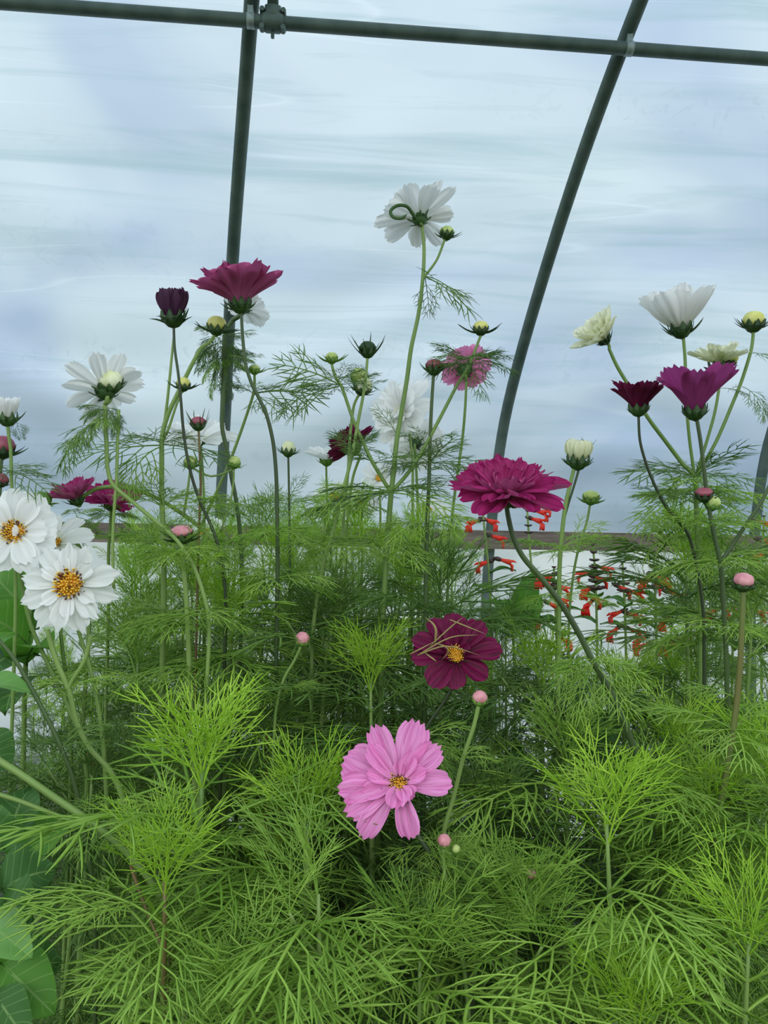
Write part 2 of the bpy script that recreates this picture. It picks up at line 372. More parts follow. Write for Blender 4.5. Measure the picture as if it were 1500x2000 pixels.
class Plant:
    def __init__(s, name, label, cat='plant', base=None, group=None):
        s.base = Vector(base); s.base.z = 0; s.o = thing(name, label, cat, s.base, group); s.mb = MB(); s.r = random.Random(len(label) * 13 + 5); s.nl = 0
    def stem(s, pts, r0, r1, ground=False, sides=7, k=5, mi=0):
        p = [Vector(q) for q in pts]
        if ground:
            e = p[-1]; b = s.base; m = Vector((e.x * .6 + b.x * .4, e.y * .6 + b.y * .4, e.z * .55)); dr = (e - p[-2]).normalized(); e1 = e + (dr + Vector((0, 0, -1))).normalized() * .05; p += [e1, Vector((e1.x * .8 + b.x * .2, e1.y * .8 + b.y * .2, e1.z * .85)), m, Vector((b.x, b.y, 0))]
        q = spline(p, k); n = len(q)
        tube(s.mb, q, [r0 + (r1 - r0) * (i / (n - 1)) ** .8 for i in range(n)], sides, mi)
    def finish(s, mats): link('stem', s.mb.mesh('stem', mats, off=s.base), s.o)
    def leaf(s, base, fwd, up, length, kind='airy', m='leaf'):
        if kind == 'airy' and m == 'leaf' and proj(Vector(base))[1] < 985: m = 'leaf_dark'  # high fronds get their backlit darkness from the darker leaf colour
        if s.nl >= 99: return
        for f_ in ((.35, .7, 1.0) if not s.o.name.startswith('broad') else ()):
            x, y, dd = proj(Vector(base) + Vector(fwd).normalized() * length * f_)
            for (zx, zy, zr, zd) in ZONES:
                if dd < zd and (x - zx) ** 2 + (y - zy) ** 2 < zr * zr: return
        s.nl += 1
        me = s.r.choice(LEAF[kind, m]); sc = length / .12
        A = frame(fwd, up) @ Matrix.Diagonal((sc * s.r.choice((-1, 1)), sc, sc))
        link('leaf', me, s.o, mat=Matrix.Translation(Vector(base) - s.base) @ A.to_4x4())
    def whorl(s, c, n, length, elev=25, kind='airy', m='leaf', axis=(0, 0, 1), spread=15, bias=None):
        a0 = s.r.uniform(0, 6); c = Vector(c); Z = zframe(axis)
        for i in range(n):
            a = a0 + 2 * math.pi * i / n + s.r.uniform(-.3, .3); e = R(elev + s.r.uniform(-spread, spread))
            f = Z @ Vector((math.cos(a) * math.cos(e), math.sin(a) * math.cos(e), math.sin(e)))
            L = length * s.r.uniform(.75, 1.2)
            if (c + f * L).length and (c + f * L - CAM).y < .26: continue
            s.leaf(c, f, Z @ Vector((0, 0, 1)), L, kind, m)
# ---------------------------------------------------------------- tunnel wall
TD = Vector((math.cos(YAW), math.sin(YAW), 0)); ND = Vector((-math.sin(YAW), math.cos(YAW), 0))
PROF = spline([(3.52, -.05), (3.52, .7), (3.52, 1.40), (3.43, 1.95), (2.98, 2.55), (2.48, 3.03), (1.7, 3.50), (.6, 3.85), (-.6, 3.9), (-1.8, 3.62), (-3.0, 2.95), (-3.8, 2.0), (-4.05, 1.2), (-4.1, -.05)], 8)
PROF = [np.array(p) for p in PROF]
def W(t, dn, z): return TD * t + ND * dn + Vector((0, 0, z))
def onwall(x, y, off=0):
    best = None; D = P(x, y, 1) - CAM
    for i in range(len(PROF) - 1):
        a, b = PROF[i], PROF[i + 1]
        if a[0] < .2: break
        tn = nrm(b - a); inn = np.array((tn[1], -tn[0])) * -1      # inward
        a2, b2 = a + inn * off, b + inn * off
        dn, dz = D.dot(ND), D.z
        # CAM + k*D : n = k*dn ; z = 1.4 + k*dz
        A = np.array([[dn, -(b2 - a2)[0]], [dz, -(b2 - a2)[1]]]); rhs = np.array([a2[0], a2[1] - CAM.z])
        k, u = np.linalg.solve(A, rhs)
        if -.001 <= u <= 1.001 and k > 0: best = CAM + D * k; break
    return best
ribs_px = [[(489, 20), (476, 224), (460, 443), (446, 670), (438, 810), (434, 950), (430, 1030)],
           [(1247, 20), (1216, 92), (1176, 192), (1136, 304), (1092, 432), (1042, 592), (1020, 700), (1000, 767), (976, 880), (954, 1070), (952, 1145)]]
for rp in ribs_px:
    print('RIB', [(round(onwall(x, y).dot(TD), 3), round(onwall(x, y).z, 2)) for x, y in rp])
ribfit = []
for rp in ribs_px:
    w = [onwall(x, y) for x, y in rp]; c = np.polyfit([p.z - 1.4 for p in w], [p.dot(TD) for p in w], 2); ribfit.append(c)
sp = np.polyval(ribfit[1], 0) - np.polyval(ribfit[0], 0); print('SPACING', sp, ribfit)
ribt = [lambda z, k=k: (np.polyval(ribfit[0 if k < 1 else 1], max(-.3, min(2, z - 1.4))) + (k if k < 0 else (k - 1 + .035 if k > 1 else 0)) * sp) for k in (-1, 0, 1, 2, 3)]

n = N('greenhouse_film')
tex = n.n('TexCoord'); mp = n.n('Mapping'); n.l(tex.outputs['UV'], mp.inputs[0]); mp.inputs['Scale'].default_value = (.55, .9, 1)
n1 = n.n('TexNoise'); n1.inputs['Scale'].default_value = 1.0; n1.inputs['Detail'].default_value = 3; n1.inputs['Distortion'].default_value = .6; n.l(mp.outputs[0], n1.inputs['Vector'])
c0 = n.ramp(n1.outputs[0], [(.36, lin((128, 142, 161))), (.5, lin((147, 159, 168))), (.62, lin((153, 165, 172)))])  # blue-grey mottle: shadowy trees and sky outside painted into the film colour
mp2 = n.n('Mapping'); n.l(tex.outputs['UV'], mp2.inputs[0]); mp2.inputs['Scale'].default_value = (.10, 2.2, 1); mp2.inputs['Rotation'].default_value = (0, 0, -.05)
n2 = n.n('TexNoise'); n2.inputs['Scale'].default_value = 1.5; n2.inputs['Detail'].default_value = 1; n2.inputs['Distortion'].default_value = 0; n.l(mp2.outputs[0], n2.inputs['Vector'])
cre = n.ramp(n2.outputs[0], [(.494, (0, 0, 0, 1)), (.5, (1, 1, 1, 1)), (.504, (0, 0, 0, 1))])
n3 = n.n('TexNoise'); n3.inputs['Scale'].default_value = 16; n3.inputs['Detail'].default_value = 4; n3.inputs['Distortion'].default_value = 1.5; n.l(tex.outputs['UV'], n3.inputs['Vector'])
n4 = n.n('TexNoise'); n4.inputs['Scale'].default_value = 1.6; n4.inputs['Detail'].default_value = 1; n.l(mp2.outputs[0], n4.inputs['Vector'])
msk = n.ramp(n4.outputs[0], [(.52, (0, 0, 0, 1)), (.66, (1, 1, 1, 1))])
n5 = n.n('TexNoise'); n5.inputs['Scale'].default_value = 1.1; n.l(tex.outputs['UV'], n5.inputs['Vector']); msk2 = n.ramp(n5.outputs[0], [(.48, (0, 0, 0, 1)), (.56, (1, 1, 1, 1))])
crk = n.ramp(n3.outputs[0], [(.56, (0, 0, 0, 1)), (.63, (1, 1, 1, 1))])
fl_ = mixc(n, 1.0, crk, msk, 'MULTIPLY')
fl2 = n.n('Math', operation='MULTIPLY'); n.l(fl_, fl2.inputs[0]); fl2.inputs[1].default_value = .16
c1 = mixc(n, fl2.outputs[0], c0, lin((104, 122, 132)))
mp6 = n.n('Mapping'); n.l(tex.outputs['UV'], mp6.inputs[0]); mp6.inputs['Scale'].default_value = (.35, 5.5, 1); mp6.inputs['Rotation'].default_value = (0, 0, -.10)
n6 = n.n('TexNoise'); n6.inputs['Scale'].default_value = 1.6; n6.inputs['Detail'].default_value = 5; n6.inputs['Roughness'].default_value = .6; n6.inputs['Distortion'].default_value = .8; n.l(mp6.outputs[0], n6.inputs['Vector'])
s6 = n.ramp(n6.outputs[0], [(.5, (0, 0, 0, 1)), (.70, (.6, .6, .6, 1))]); c1 = mixc(n, s6, c1, lin((116, 138, 146)))
fl3 = n.n('Math', operation='MULTIPLY'); cm_ = mixc(n, 1.0, cre, msk2, 'MULTIPLY'); n.l(cm_, fl3.inputs[0]); fl3.inputs[1].default_value = .05
c1 = mixc(n, fl3.outputs[0], c1, lin((240, 246, 250)))
bp = n.n('Bump'); bp.inputs['Strength'].default_value = .25; bp.inputs['Distance'].default_value = .02; n.l(n2.outputs[0], bp.inputs['Height'])
tr = n.n('BsdfTranslucent'); n.l(c1, tr.inputs[0]); n.l(bp.outputs[0], tr.inputs['Normal'])
df = n.n('BsdfPrincipled'); n.l(c1, df.inputs['Base Color']); df.inputs['Roughness'].default_value = .45; n.l(bp.outputs[0], df.inputs['Normal'])
mx = n.n('MixShader'); mx.inputs[0].default_value = .22; n.l(tr.outputs[0], mx.inputs[1]); n.l(df.outputs[0], mx.inputs[2]); n.l(mx.outputs[0], n.out.inputs[0])
M['film'] = n.m
n = N('new_film'); tex = n.n('TexCoord'); n1 = n.n('TexNoise'); n1.inputs['Scale'].default_value = 3; n.l(tex.outputs['UV'], n1.inputs['Vector']); c0 = n.ramp(n1.outputs[0], [(.4, lin((164, 172, 174))), (.6, lin((180, 186, 186)))])  # lower sheet, paler and less blue than the film above
tr = n.n('BsdfTranslucent'); n.l(c0, tr.inputs[0]); df = n.n('BsdfPrincipled'); n.l(c0, df.inputs['Base Color']); mx = n.n('MixShader'); mx.inputs[0].default_value = .25; n.l(tr.outputs[0], mx.inputs[1]); n.l(df.outputs[0], mx.inputs[2]); n.l(mx.outputs[0], n.out.inputs[0]); M['film_low'] = n.m
M['pipe'] = plain('galvanised_pipe', (72, 88, 82), (98, 112, 104), .55, .25, 14, 0, (1, 1, 1))
M['pipe_clean'] = plain('galvanised_bracket', (130, 142, 140), (160, 170, 166), .45, .4, 20)
M['board'] = plain('weathered_board', (92, 80, 74), (140, 122, 110), .8, 0, 6, .3, (1, 12, 12))
M['ground'] = plain('dark_soil_fabric', (26, 30, 28), (44, 48, 42), .9, 0, 9, .4)

def fold(t, z, side):
    h = 0
    for i, rt in enumerate(ribt[:-1]):
        a, b = rt(z), ribt[i + 1](z)
        if a <= t <= b:
            u = (t - a) / (b - a); h += .035 * math.sin(math.pi * u) ** .6
            # long slack folds running slightly downhill between the hoops
            if z < 3.0:
                g = max(0, 1 - abs(z - 2.0) / 1.1)
                h += .024 * g * math.sin(9 * z + 3.2 * u + 2.5 * math.sin(2.3 * u + i * 2)) * math.sin(math.pi * u)
                h += .014 * g * math.sin(21 * z - 5 * u * (1 if i % 2 else -1) + 2 * math.sin(4 * u + i)) * math.sin(math.pi * u)
            if z > 2.9: h += .012 * math.sin(34 * t + 6 * z) * min(1, (z - 2.9) * 2) * math.sin(math.pi * u)
    return h
def film(name, z0, z1, t0, t1, nt, off=.028, side=1, mult=8):
    mb = MB(); pp = []
    full = spline([tuple(p) for p in PROF], 3)
    zz = [p for p in full]
    seq = zz if side == 1 else zz
    V = []; UV = []; L = 0; rows = 0; prev = None
    for i, p in enumerate(seq):
        tn = nrm(seq[min(i + 1, len(seq) - 1)] - seq[max(i - 1, 0)]); out = np.array((tn[1], -tn[0]))
        if prev is not None: L += np.linalg.norm(p - prev)
        prev = p
        if not (z0 <= i <= z1): continue
        rows += 1
        for k in range(nt + 1):
            t = t0 + (t1 - t0) * k / nt; q = p + out * (off + (fold(t, p[1], side) if p[0] > .3 else .02))
            V.append(tuple(W(t, q[0], q[1]))); UV.append((t, L))
    Fc = [(i * (nt + 1) + k, i * (nt + 1) + k + 1, (i + 1) * (nt + 1) + k + 1, (i + 1) * (nt + 1) + k) for i in range(rows - 1) for k in range(nt)]
    mb.add(V, Fc, 0, UV); o = link(name, mb.mesh(name, [M['film_low' if name == 'wall_lower' else 'film']])); tag(o, kind='structure'); return o
nseq = len(spline([tuple(p) for p in PROF], 3))
hip = next(i for i, p in enumerate(spline([tuple(p) for p in PROF], 3)) if p[1] > 1.44)
apex = next(i for i, p in enumerate(spline([tuple(p) for p in PROF], 3)) if p[0] < -1.9)
film('wall_far', hip, apex // 2 + 60 if False else apex, -4.5, 6.0, 260)
w2 = film('wall_lower', 0, hip, -4.5, 6.0, 160, .05)
if FULL: film('wall_near', apex, nseq, -4.5, 6.0, 40)
mb = MB(); box(mb, (0, 0, 0), (16, 12, .04)); g = link('floor', mb.mesh('floor', [M['ground']]), loc=(0, 0, -.02)); tag(g, kind='structure')
# hoops
names = ['steel hoop pipe beyond the left edge', 'steel hoop pipe rising left of centre behind the dark magenta flower', 'steel hoop pipe curving up to the right above the crimson flower',
         'steel hoop pipe at the right edge behind the stems', 'x']
for k in (1, 2, 3):
    rt = ribt[k]; pts = [tuple(W(rt(p[1]), p[0], max(p[1], 0))) for p in PROF if p[1] >= -.01 or p is PROF[0]]
    mb = MB(); tube(mb, pts, .0245, 14)
    o = thing('hoop_pipe', names[k], 'pipe', pts[0]); link('pipe', mb.mesh('pipe', [M['pipe']], off=pts[0]), o)
# purlin
pm = onwall(750, 60, .048); pz, pn = pm.z, pm.dot(ND)
print("PURLIN",pn,pz)
a, b = W(-3.5, pn, pz), W(5, pn, pz)
mb = MB(); tube(mb, [a, a.lerp(b, .3), a.lerp(b, .6), b], .021, 14)
o = thing('purlin_pipe', 'long horizontal steel pipe running across the top of the greenhouse wall', 'pipe', a); link('pipe', mb.mesh('pipe', [M['pipe']], off=a), o)
# brackets where hoop and purlin cross
for k, lab in ((1, 'small metal bracket joining the left hoop and the horizontal pipe'), (2, 'small metal bracket joining the right hoop and the horizontal pipe')):
    c = W(ribt[k](pz) + .012, pn, pz)
    mb = MB(); tube(mb, [c - TD * .012, c + TD * .012], .0235, 14)
    o = thing('pipe_bracket', lab, 'bracket', c)
    link('band', mb.mesh('band', [M['pipe_clean']], off=c), o)
    m2 = MB(); q = c + ND * .0 + Vector((0, 0, .035)); box(m2, q, (.018, .03, .05)); link('strap', m2.mesh('strap', [M['pipe_clean']], False, off=c), o)
    m3 = MB(); q = c + Vector((0, 0, .062)) - ND * .02; tube(m3, [q, q - ND * .012], .007, 6); link('bolt', m3.mesh('bolt', [M['pipe']], False, off=c), o)
# clamp with hanging/rising brace pipe
c = None
for i in range(400):
    t = -1 + i * .005; x, y, d = proj(W(t, pn, pz))
    if x > 530: c = W(t, pn, pz); break
o = thing('pipe_clamp', 'dark bolted cross clamp on the horizontal pipe near the left hoop', 'clamp', c)
mb = MB(); tube(mb, [c - TD * .034, c - TD * .02, c + TD * .02, c + TD * .034], [.025, .031, .031, .025], 14); link('collar', mb.mesh('collar', [M['pipe']], off=c), o)
up = (Vector((0, 0, 1)) - ND * .35).normalized()
mb = MB(); tube(mb, [c, c + up * .045], .026, 14); link('socket', mb.mesh('socket', [M['pipe']], off=c), o)
for sx in (-1, 1):
    for sz in (-1, 1):
        mb = MB(); q = c + TD * .033 * sx + Vector((0, 0, .027 * sz)) - ND * .01; tube(mb, [q + ND * .012, q - ND * .016], .0085, 6); link('bolt', mb.mesh('bolt', [M['pipe']], False, off=c), o)
mb = MB(); q = c - Vector((0, 0, .034)); tube(mb, [q, q - Vector((0, 0, .016))], .006, 6); link('bolt', mb.mesh('bolt', [M['pipe']], False, off=c), o)
o = thing('brace_pipe', 'short steel brace pipe rising from the cross clamp out of the picture', 'pipe', c + up * .04)
mb = MB(); tube(mb, [c + up * .04, c + up * .45], .0175, 14); link('pipe', mb.mesh('pipe', [M['pipe']], off=c + up * .04), o)
# hip board
mb = MB(); c = W(.7, 3.47, 1.405); rz = Matrix.Rotation(YAW, 3, 'Z'); box(mb, c, (10, .035, .085), rot=rz)

o = link('hip_board', mb.mesh('hip_board', [M['board'], M['pipe']], False)); tag(o, 'long weathered wooden board running low along the plastic wall', 'board')
# world
w = bpy.data.worlds.new('overcast_sky'); SC.world = w; w.use_nodes = True; t = w.node_tree; t.nodes.clear()
out = t.nodes.new('ShaderNodeOutputWorld'); bg = t.nodes.new('ShaderNodeBackground'); tc = t.nodes.new('ShaderNodeTexCoord'); sx = t.nodes.new('ShaderNodeSeparateXYZ')
t.links.new(tc.outputs['Generated'], sx.inputs[0]); rp = t.nodes.new('ShaderNodeValToRGB'); mr = t.nodes.new('ShaderNodeMapRange'); mr.inputs[1].default_value = -1; mr.inputs[2].default_value = 1
t.links.new(sx.outputs[2], mr.inputs[0]); t.links.new(mr.outputs[0], rp.inputs[0]); e = rp.color_ramp.elements
for pos, c in ((0, (.10, .14, .08, 1)), (.49, (.15, .19, .12, 1)), (.51, (.20, .25, .25, 1)), (.60, (.36, .42, .45, 1)), (.70, (.84, .90, .94, 1)), (1, (1, 1.0, .98, 1))):
    if pos in (0, 1): el = e[0] if pos == 0 else e[-1]
    else: el = e.new(pos)
    el.color = c
t.links.new(rp.outputs[0], bg.inputs[0]); bg.inputs[1].default_value = SKY; t.links.new(bg.outputs[0], out.inputs[0])
SC.view_settings.view_transform = 'Standard'; SC.view_settings.look = 'None'; SC.view_settings.gamma = 1; SC.view_settings.use_curve_mapping = False
SC.view_settings.exposure = EXPO
# ---------------------------------------------------------------- flowering plants
ALLP = []
def new(label, d, foot, cat='cosmos plant', name='cosmos_plant', group=None, dd=0):
    b = P(foot[0], foot[1], d); p = Plant(name, label, cat, (b.x, b.y + dd, 0), group); p.d = d; ALLP.append(p); return p
def S(p, pts, r0, r1, ground=False, mi=0):
    q = [P(*(a if len(a) > 2 else (a[0], a[1], p.d))) for a in pts]; p.ends = getattr(p, 'ends', []) + [(q[0], q[1], r0 * p.d / F * .52)]
    p.stem(q, r0 * p.d / F * .52, r1 * p.d / F * .45, ground, mi=mi); return q
def attach(p, c, ax, off):
    if not getattr(p, 'ends', None): return
    e = min(p.ends, key=lambda t: (t[0] - c).length)
    if (e[0] - c).length > .05: return
    b = c - ax * off; l = (b - e[0]).length
    if l < .0008: return
    tube(p.mb, spline([b + ax * off * .3, b, b.lerp(e[0], .5) - ax * l * .2, e[0], e[0].lerp(e[1], .15)], 4), [e[2] * 1.25] * 4 + [e[2]] * 13, 7)
def FL(p, x, y, axis, rpx, colour, layers, d=None, **kw):
    d = d or p.d; kw.setdefault('seed', int(x + y)); attach(p, P(x, y, d), cv(axis), rpx * d / F * kw.get('cal', .17) * .95); return flower(p.o, P(x, y, d), cv(axis), rpx * d / F, colour, layers, **kw)
def BD(p, x, y, axis, rpx, colour, d=None, **kw):
    d = d or p.d; kw.setdefault('seed', int(x + y)); attach(p, P(x, y, d), cv(axis), rpx * d / F * .95); return bud(p.o, P(x, y, d), cv(axis), rpx * d / F, colour, **kw)
def WH(p, x, y, n, lpx, elev=25, kind='airy', m='leaf', axis=(0, 1, 0), d=None, spread=15):
    d = d or p.d; p.whorl(P(x, y, d), n, lpx * d / F, elev, kind, m, cv(axis), spread)
def LF(p, x, y, x2, y2, kind='airy', m='leaf', d=None, dz=0, up=(0, 1, .5)):
    d = d or p.d; a = P(x, y, d); b = P(x2, y2, d + dz); p.leaf(a, b - a, cv(up), (b - a).length, kind, m)
def tops(p, xy, n, seed=0):       # nodes with opposite leaves along a stem in pixel space
    pass
D8 = lambda e0, e1, W=.62, n=8, t=.07, **k: [(n, .94, W, e0, e1, 0, dict(tooth=t, **k))]
GREEN = [M['stem'], M['stem_red']]; DARK = [M['stem_dark'], M['stem']]

# A tall white flower
p = new('tallest cosmos plant, its white flower seen from behind with a curled green bract', .8, (742, 1400))
S(p, [(824, 440), (828, 480), (827, 530), (818, 610), (803, 680), (795, 740), (785, 800), (775, 860), (769, 920), (764, 962), (755, 1080), (748, 1200)], 6, 14, True)
S(p, [(871, 462), (853, 508), (831, 538), (826, 546)], 4.5, 6)
S(p, [(939, 655), (915, 716), (893, 752), (868, 800), (832, 868), (800, 920), (764, 962)], 5, 9)
S(p, [(648, 712), (655, 735), (668, 757), (688, 815), (705, 855), (729, 905), (750, 940), (764, 962)], 5, 9)
FL(p, 820, 428, (-.16, .86, -.48), 92, 'white', D8(10, 6, .42, 9, .09, ej=12) + [(5, .85, .34, 26, 22, .02, dict(tooth=.05))], calm='calyx', bract=.42, spread=.55, cal=.15, disc_r=0)
mbx = MB(); q = [P(812, 428, .78), P(795, 404, .77), P(776, 402, .77), P(763, 413, .77), P(768, 424, .77), P(785, 426, .77), P(796, 417, .77)]
b0 = q[0]; tube(mbx, spline(q, 5), [.0018] * 28 + [.0010, .0005, .0002], 5, 0, .4, up=tuple(cv((0, 0, 1)))); link('curled_bract', mbx.mesh('bract', [M['calyx']], off=p.base), p.o)
BD(p, 873, 456, (.1, 1, .1), 14, 'bud_green', bract=1.9, spread=.8, tall=.8, curly=.1)
BD(p, 939, 642, (0, 1, .2), 15, 'bud_yellow', bract=2.6, spread=.9, tall=.8)
BD(p, 648, 700, (0, 1, .2), 12, 'bud_green', bract=2.4, spread=.85, tall=.8, calm='calyx_light')
LF(p, 830, 540, 952, 600, 'airy', 'leaf_dark', dz=-.02); LF(p, 832, 540, 905, 560, 'airy', 'leaf_dark', dz=-.05, up=(0, 1, -.2)); LF(p, 830, 540, 838, 618, 'airy', 'leaf_dark', dz=.03)
WH(p, 912, 700, 8, 95, 12, 'airy', 'leaf', spread=22); WH(p, 918, 712, 7, 75, 20, 'airy', 'leaf_dark', spread=25); LF(p, 912, 705, 960, 770, 'airy', dz=-.03); LF(p, 905, 705, 850, 655, 'airy')
LF(p, 665, 753, 535, 680, 'airy', dz=-.02, up=(0, .6, 1)); LF(p, 662, 755, 525, 790, 'airy', 'leaf', dz=.02, up=(0, .8, 1)); WH(p, 664, 752, 5, 85, 20, 'airy', 'leaf'); WH(p, 660, 748, 3, 60, 50, 'airy', 'leaf')
WH(p, 764, 962, 6, 150, 8, 'airy', 'leaf', spread=14); LF(p, 764, 962, 590, 950, 'full', dz=-.04); LF(p, 764, 962, 930, 975, 'full', dz=-.04); WH(p, 756, 1060, 5, 130, 5, 'full'); 
LF(p, 775, 850, 740, 780, 'airy'); LF(p, 735, 905, 660, 850, 'airy'); LF(p, 800, 920, 850, 860, 'airy'); WH(p, 730, 905, 4, 80, 20); WH(p, 832, 870, 3, 75, 30)
p.finish(GREEN)

# B dark magenta, upper left
p = new('cosmos plant with a large dark magenta flower opening upward beside the left steel pipe', .75, (540, 1400))
S(p, [(471, 608), (474, 660), (480, 712), (491, 748), (506, 778), (521, 812), (533, 862), (539, 922), (541, 990), (542, 1080), (541, 1190)], 6, 10, True)
FL(p, 469, 592, (-.1, 1, .06), 104, 'crimson', [(8, 1.0, .58, 50, 18, 0, dict(tooth=.10, teeth=3, point=.35)), (8, .90, .46, 56, 34, .03, dict(tooth=.10, point=.4)), (6, .66, .34, 55, 45, .05, dict(tooth=.08, point=.4))],
   cal=.20, bract=.26, spread=.75, disc_r=0, calm='calyx')
WH(p, 480, 700, 3, 50, 0, 'airy', 'leaf_dark'); WH(p, 541, 1040, 6, 110, 15, 'full'); WH(p, 541, 1130, 6, 120, 10, 'full')
p.finish(DARK)

# C bud behind, stem crossing
p = new('cosmos stem with a small green spidery bud leaning between the two dark magenta stems', .86, (330, 1500))
S(p, [(497, 730), (497, 752), (494, 772), (480, 815), (455, 885), (430, 945), (400, 1010), (380, 1060)], 5, 8, True)
BD(p, 497, 722, (0, 1, .2), 11, 'bud_green', bract=2.6, spread=.9, tall=.7, calm='calyx_light')
LF(p, 497, 768, 640, 748, 'airy', dz=-.03, up=(0, .6, 1)); LF(p, 497, 770, 595, 745, 'airy', dz=.04); LF(p, 495, 770, 450, 735, 'airy'); LF(p, 497, 770, 545, 800, 'airy', dz=-.05); WH(p, 496, 768, 5, 60, 30); WH(p, 400, 1012, 4, 100, 20, 'full')
p.finish(GREEN)

# D wine coloured closed flower
p = new('cosmos plant with a half closed wine purple bloom, left of the dark magenta flower', .75, (430, 1400))
S(p, [(339, 632), (341, 680), (348, 730), (353, 780), (358, 840), (367, 900), (380, 950), (395, 990), (410, 1022), (424, 1060)], 5, 8, True)
FL(p, 338, 618, (-.03, 1, .1), 62, 'wine', [(8, .95, .60, 66, 96, 0, dict(tooth=.06, jit=.05, ej=2, curl=.05)), (7, .84, .40, 72, 96, .03, dict(tooth=.08, jit=.05, ej=2))], disc_r=0, cal=.36, bract=.55, spread=.5, curly=.75, cup=.9)
p.finish(DARK)

# E leafy stem with white flower behind
p = new('cosmos plant whose white flower hides behind the dark magenta bloom, with curly dark leaves', .84, (470, 1400))
S(p, [(455, 625), (440, 650), (438, 706), (436, 770), (434, 834), (444, 882), (452, 930), (461, 975), (468, 1030)], 9, 9, True)
FL(p, 480, 604, (.25, .7, -.6), 52, 'white', D8(8, 4), disc_r=0, single=False, cal=.15)
for (x, y, l) in ((436, 670, 70), (440, 690, 60), (428, 660, 60)): WH(p, x, y, 5, l, -5, 'lax', 'leaf_dark', spread=35)
LF(p, 437, 665, 352, 690, 'lax', 'leaf_dark', dz=-.02); LF(p, 440, 700, 412, 735, 'lax', 'leaf_dark'); LF(p, 445, 655, 500, 640, 'airy', 'leaf_dark', dz=-.02); LF(p, 445, 660, 500, 700, 'lax', 'leaf_dark')
WH(p, 434, 700, 7, 62, -10, 'lax', 'leaf', spread=40); LF(p, 437, 650, 385, 610, 'lax', 'leaf_dark'); LF(p, 436, 720, 380, 760, 'lax'); LF(p, 436, 712, 470, 780, 'lax', 'leaf_dark'); WH(p, 462, 985, 5, 100, 15, 'full')
p.finish([M['stem_dark'], M['stem']])

# H branching with yellow bud
p = new('branching cosmos plant with pale yellow bud below left of the dark magenta flower', .78, (318, 1400))
S(p, [(422, 650), (410, 668), (393, 680), (376, 710), (360, 742), (344, 775), (328, 810), (317, 850), (316, 900), (316, 960), (318, 1020), (320, 1100)], 6, 14, True)
S(p, [(357, 762), (345, 790), (330, 835), (318, 862)], 4, 6); S(p, [(339, 660), (335, 700), (327, 780), (318, 850)], 4, 7); S(p, [(372, 912), (366, 960), (358, 1010)], 4, 6)
BD(p, 423, 638, (.1, 1, .3), 19, 'bud_yellow', bract=2.0, spread=.85, tall=.9, curly=.3)
BD(p, 358, 752, (.1, 1, .2), 14, 'bud_yellow', bract=2.2, spread=.8, tall=.9, curly=.3)
BD(p, 372, 905, (0, 1, .3), 13, 'bud_green', bract=1.8, spread=.8, calm='calyx_light')
BD(p, 458, 905, (.2, 1, .2), 12, 'bud_green', bract=1.6, spread=.8, calm='calyx_light', curly=.4); S(p, [(457, 914), (456, 940), (450, 980), (430, 1040)], 3.5, 5)
LF(p, 316, 870, 140, 880, 'airy', dz=-.03, up=(0, 1, .9)); LF(p, 316, 866, 235, 835, 'airy', dz=.03); LF(p, 316, 872, 200, 905, 'lax', dz=-.07); LF(p, 318, 868, 440, 880, 'airy', dz=-.04); LF(p, 318, 865, 395, 835, 'airy'); WH(p, 316, 866, 6, 80, 25)
LF(p, 316, 990, 240, 930, 'airy'); LF(p, 316, 990, 400, 940, 'airy'); WH(p, 317, 990, 6, 85, 30, 'airy'); WH(p, 318, 1060, 6, 120, 10, 'full')
p.finish([M['stem'], M['stem_dark']])

# F white flower with bud
p = new('cosmos plant with a white flower seen from behind, fat cream bud in front', .7, (330, 1400))
S(p, [(205, 790), (206, 830), (208, 870), (210, 914), (220, 946), (256, 978), (300, 1015), (345, 1055), (380, 1110)], 8, 9, True)
S(p, [(232, 800), (230, 850), (227, 946), (222, 1010), (220, 1080), (222, 1150)], 6, 7)
FL(p, 206, 764, (-.38, .74, -.52), 92, 'white', D8(14, 8, .42, 10, .09, ej=11), disc_r=0, cal=.2, bract=.35)
BD(p, 216, 748, (.05, .85, .5), 24, 'bud_white', bract=1.3, spread=.6, tall=.95, curly=.2)
LF(p, 203, 818, 70, 870, 'lax', 'leaf_dark', dz=-.04, up=(0, 1, .4)); LF(p, 205, 800, 150, 800, 'lax', 'leaf_dark'); LF(p, 208, 800, 255, 830, 'lax', 'leaf_dark'); WH(p, 207, 800, 8, 50, 10, 'lax', 'leaf_dark', spread=40); WH(p, 205, 808, 7, 60, 0, 'lax', 'leaf', spread=40); LF(p, 204, 825, 90, 845, 'lax', dz=-.02);  LF(p, 205, 812, 120, 835, 'lax', 'leaf_dark', dz=.02)
p.finish(GREEN)

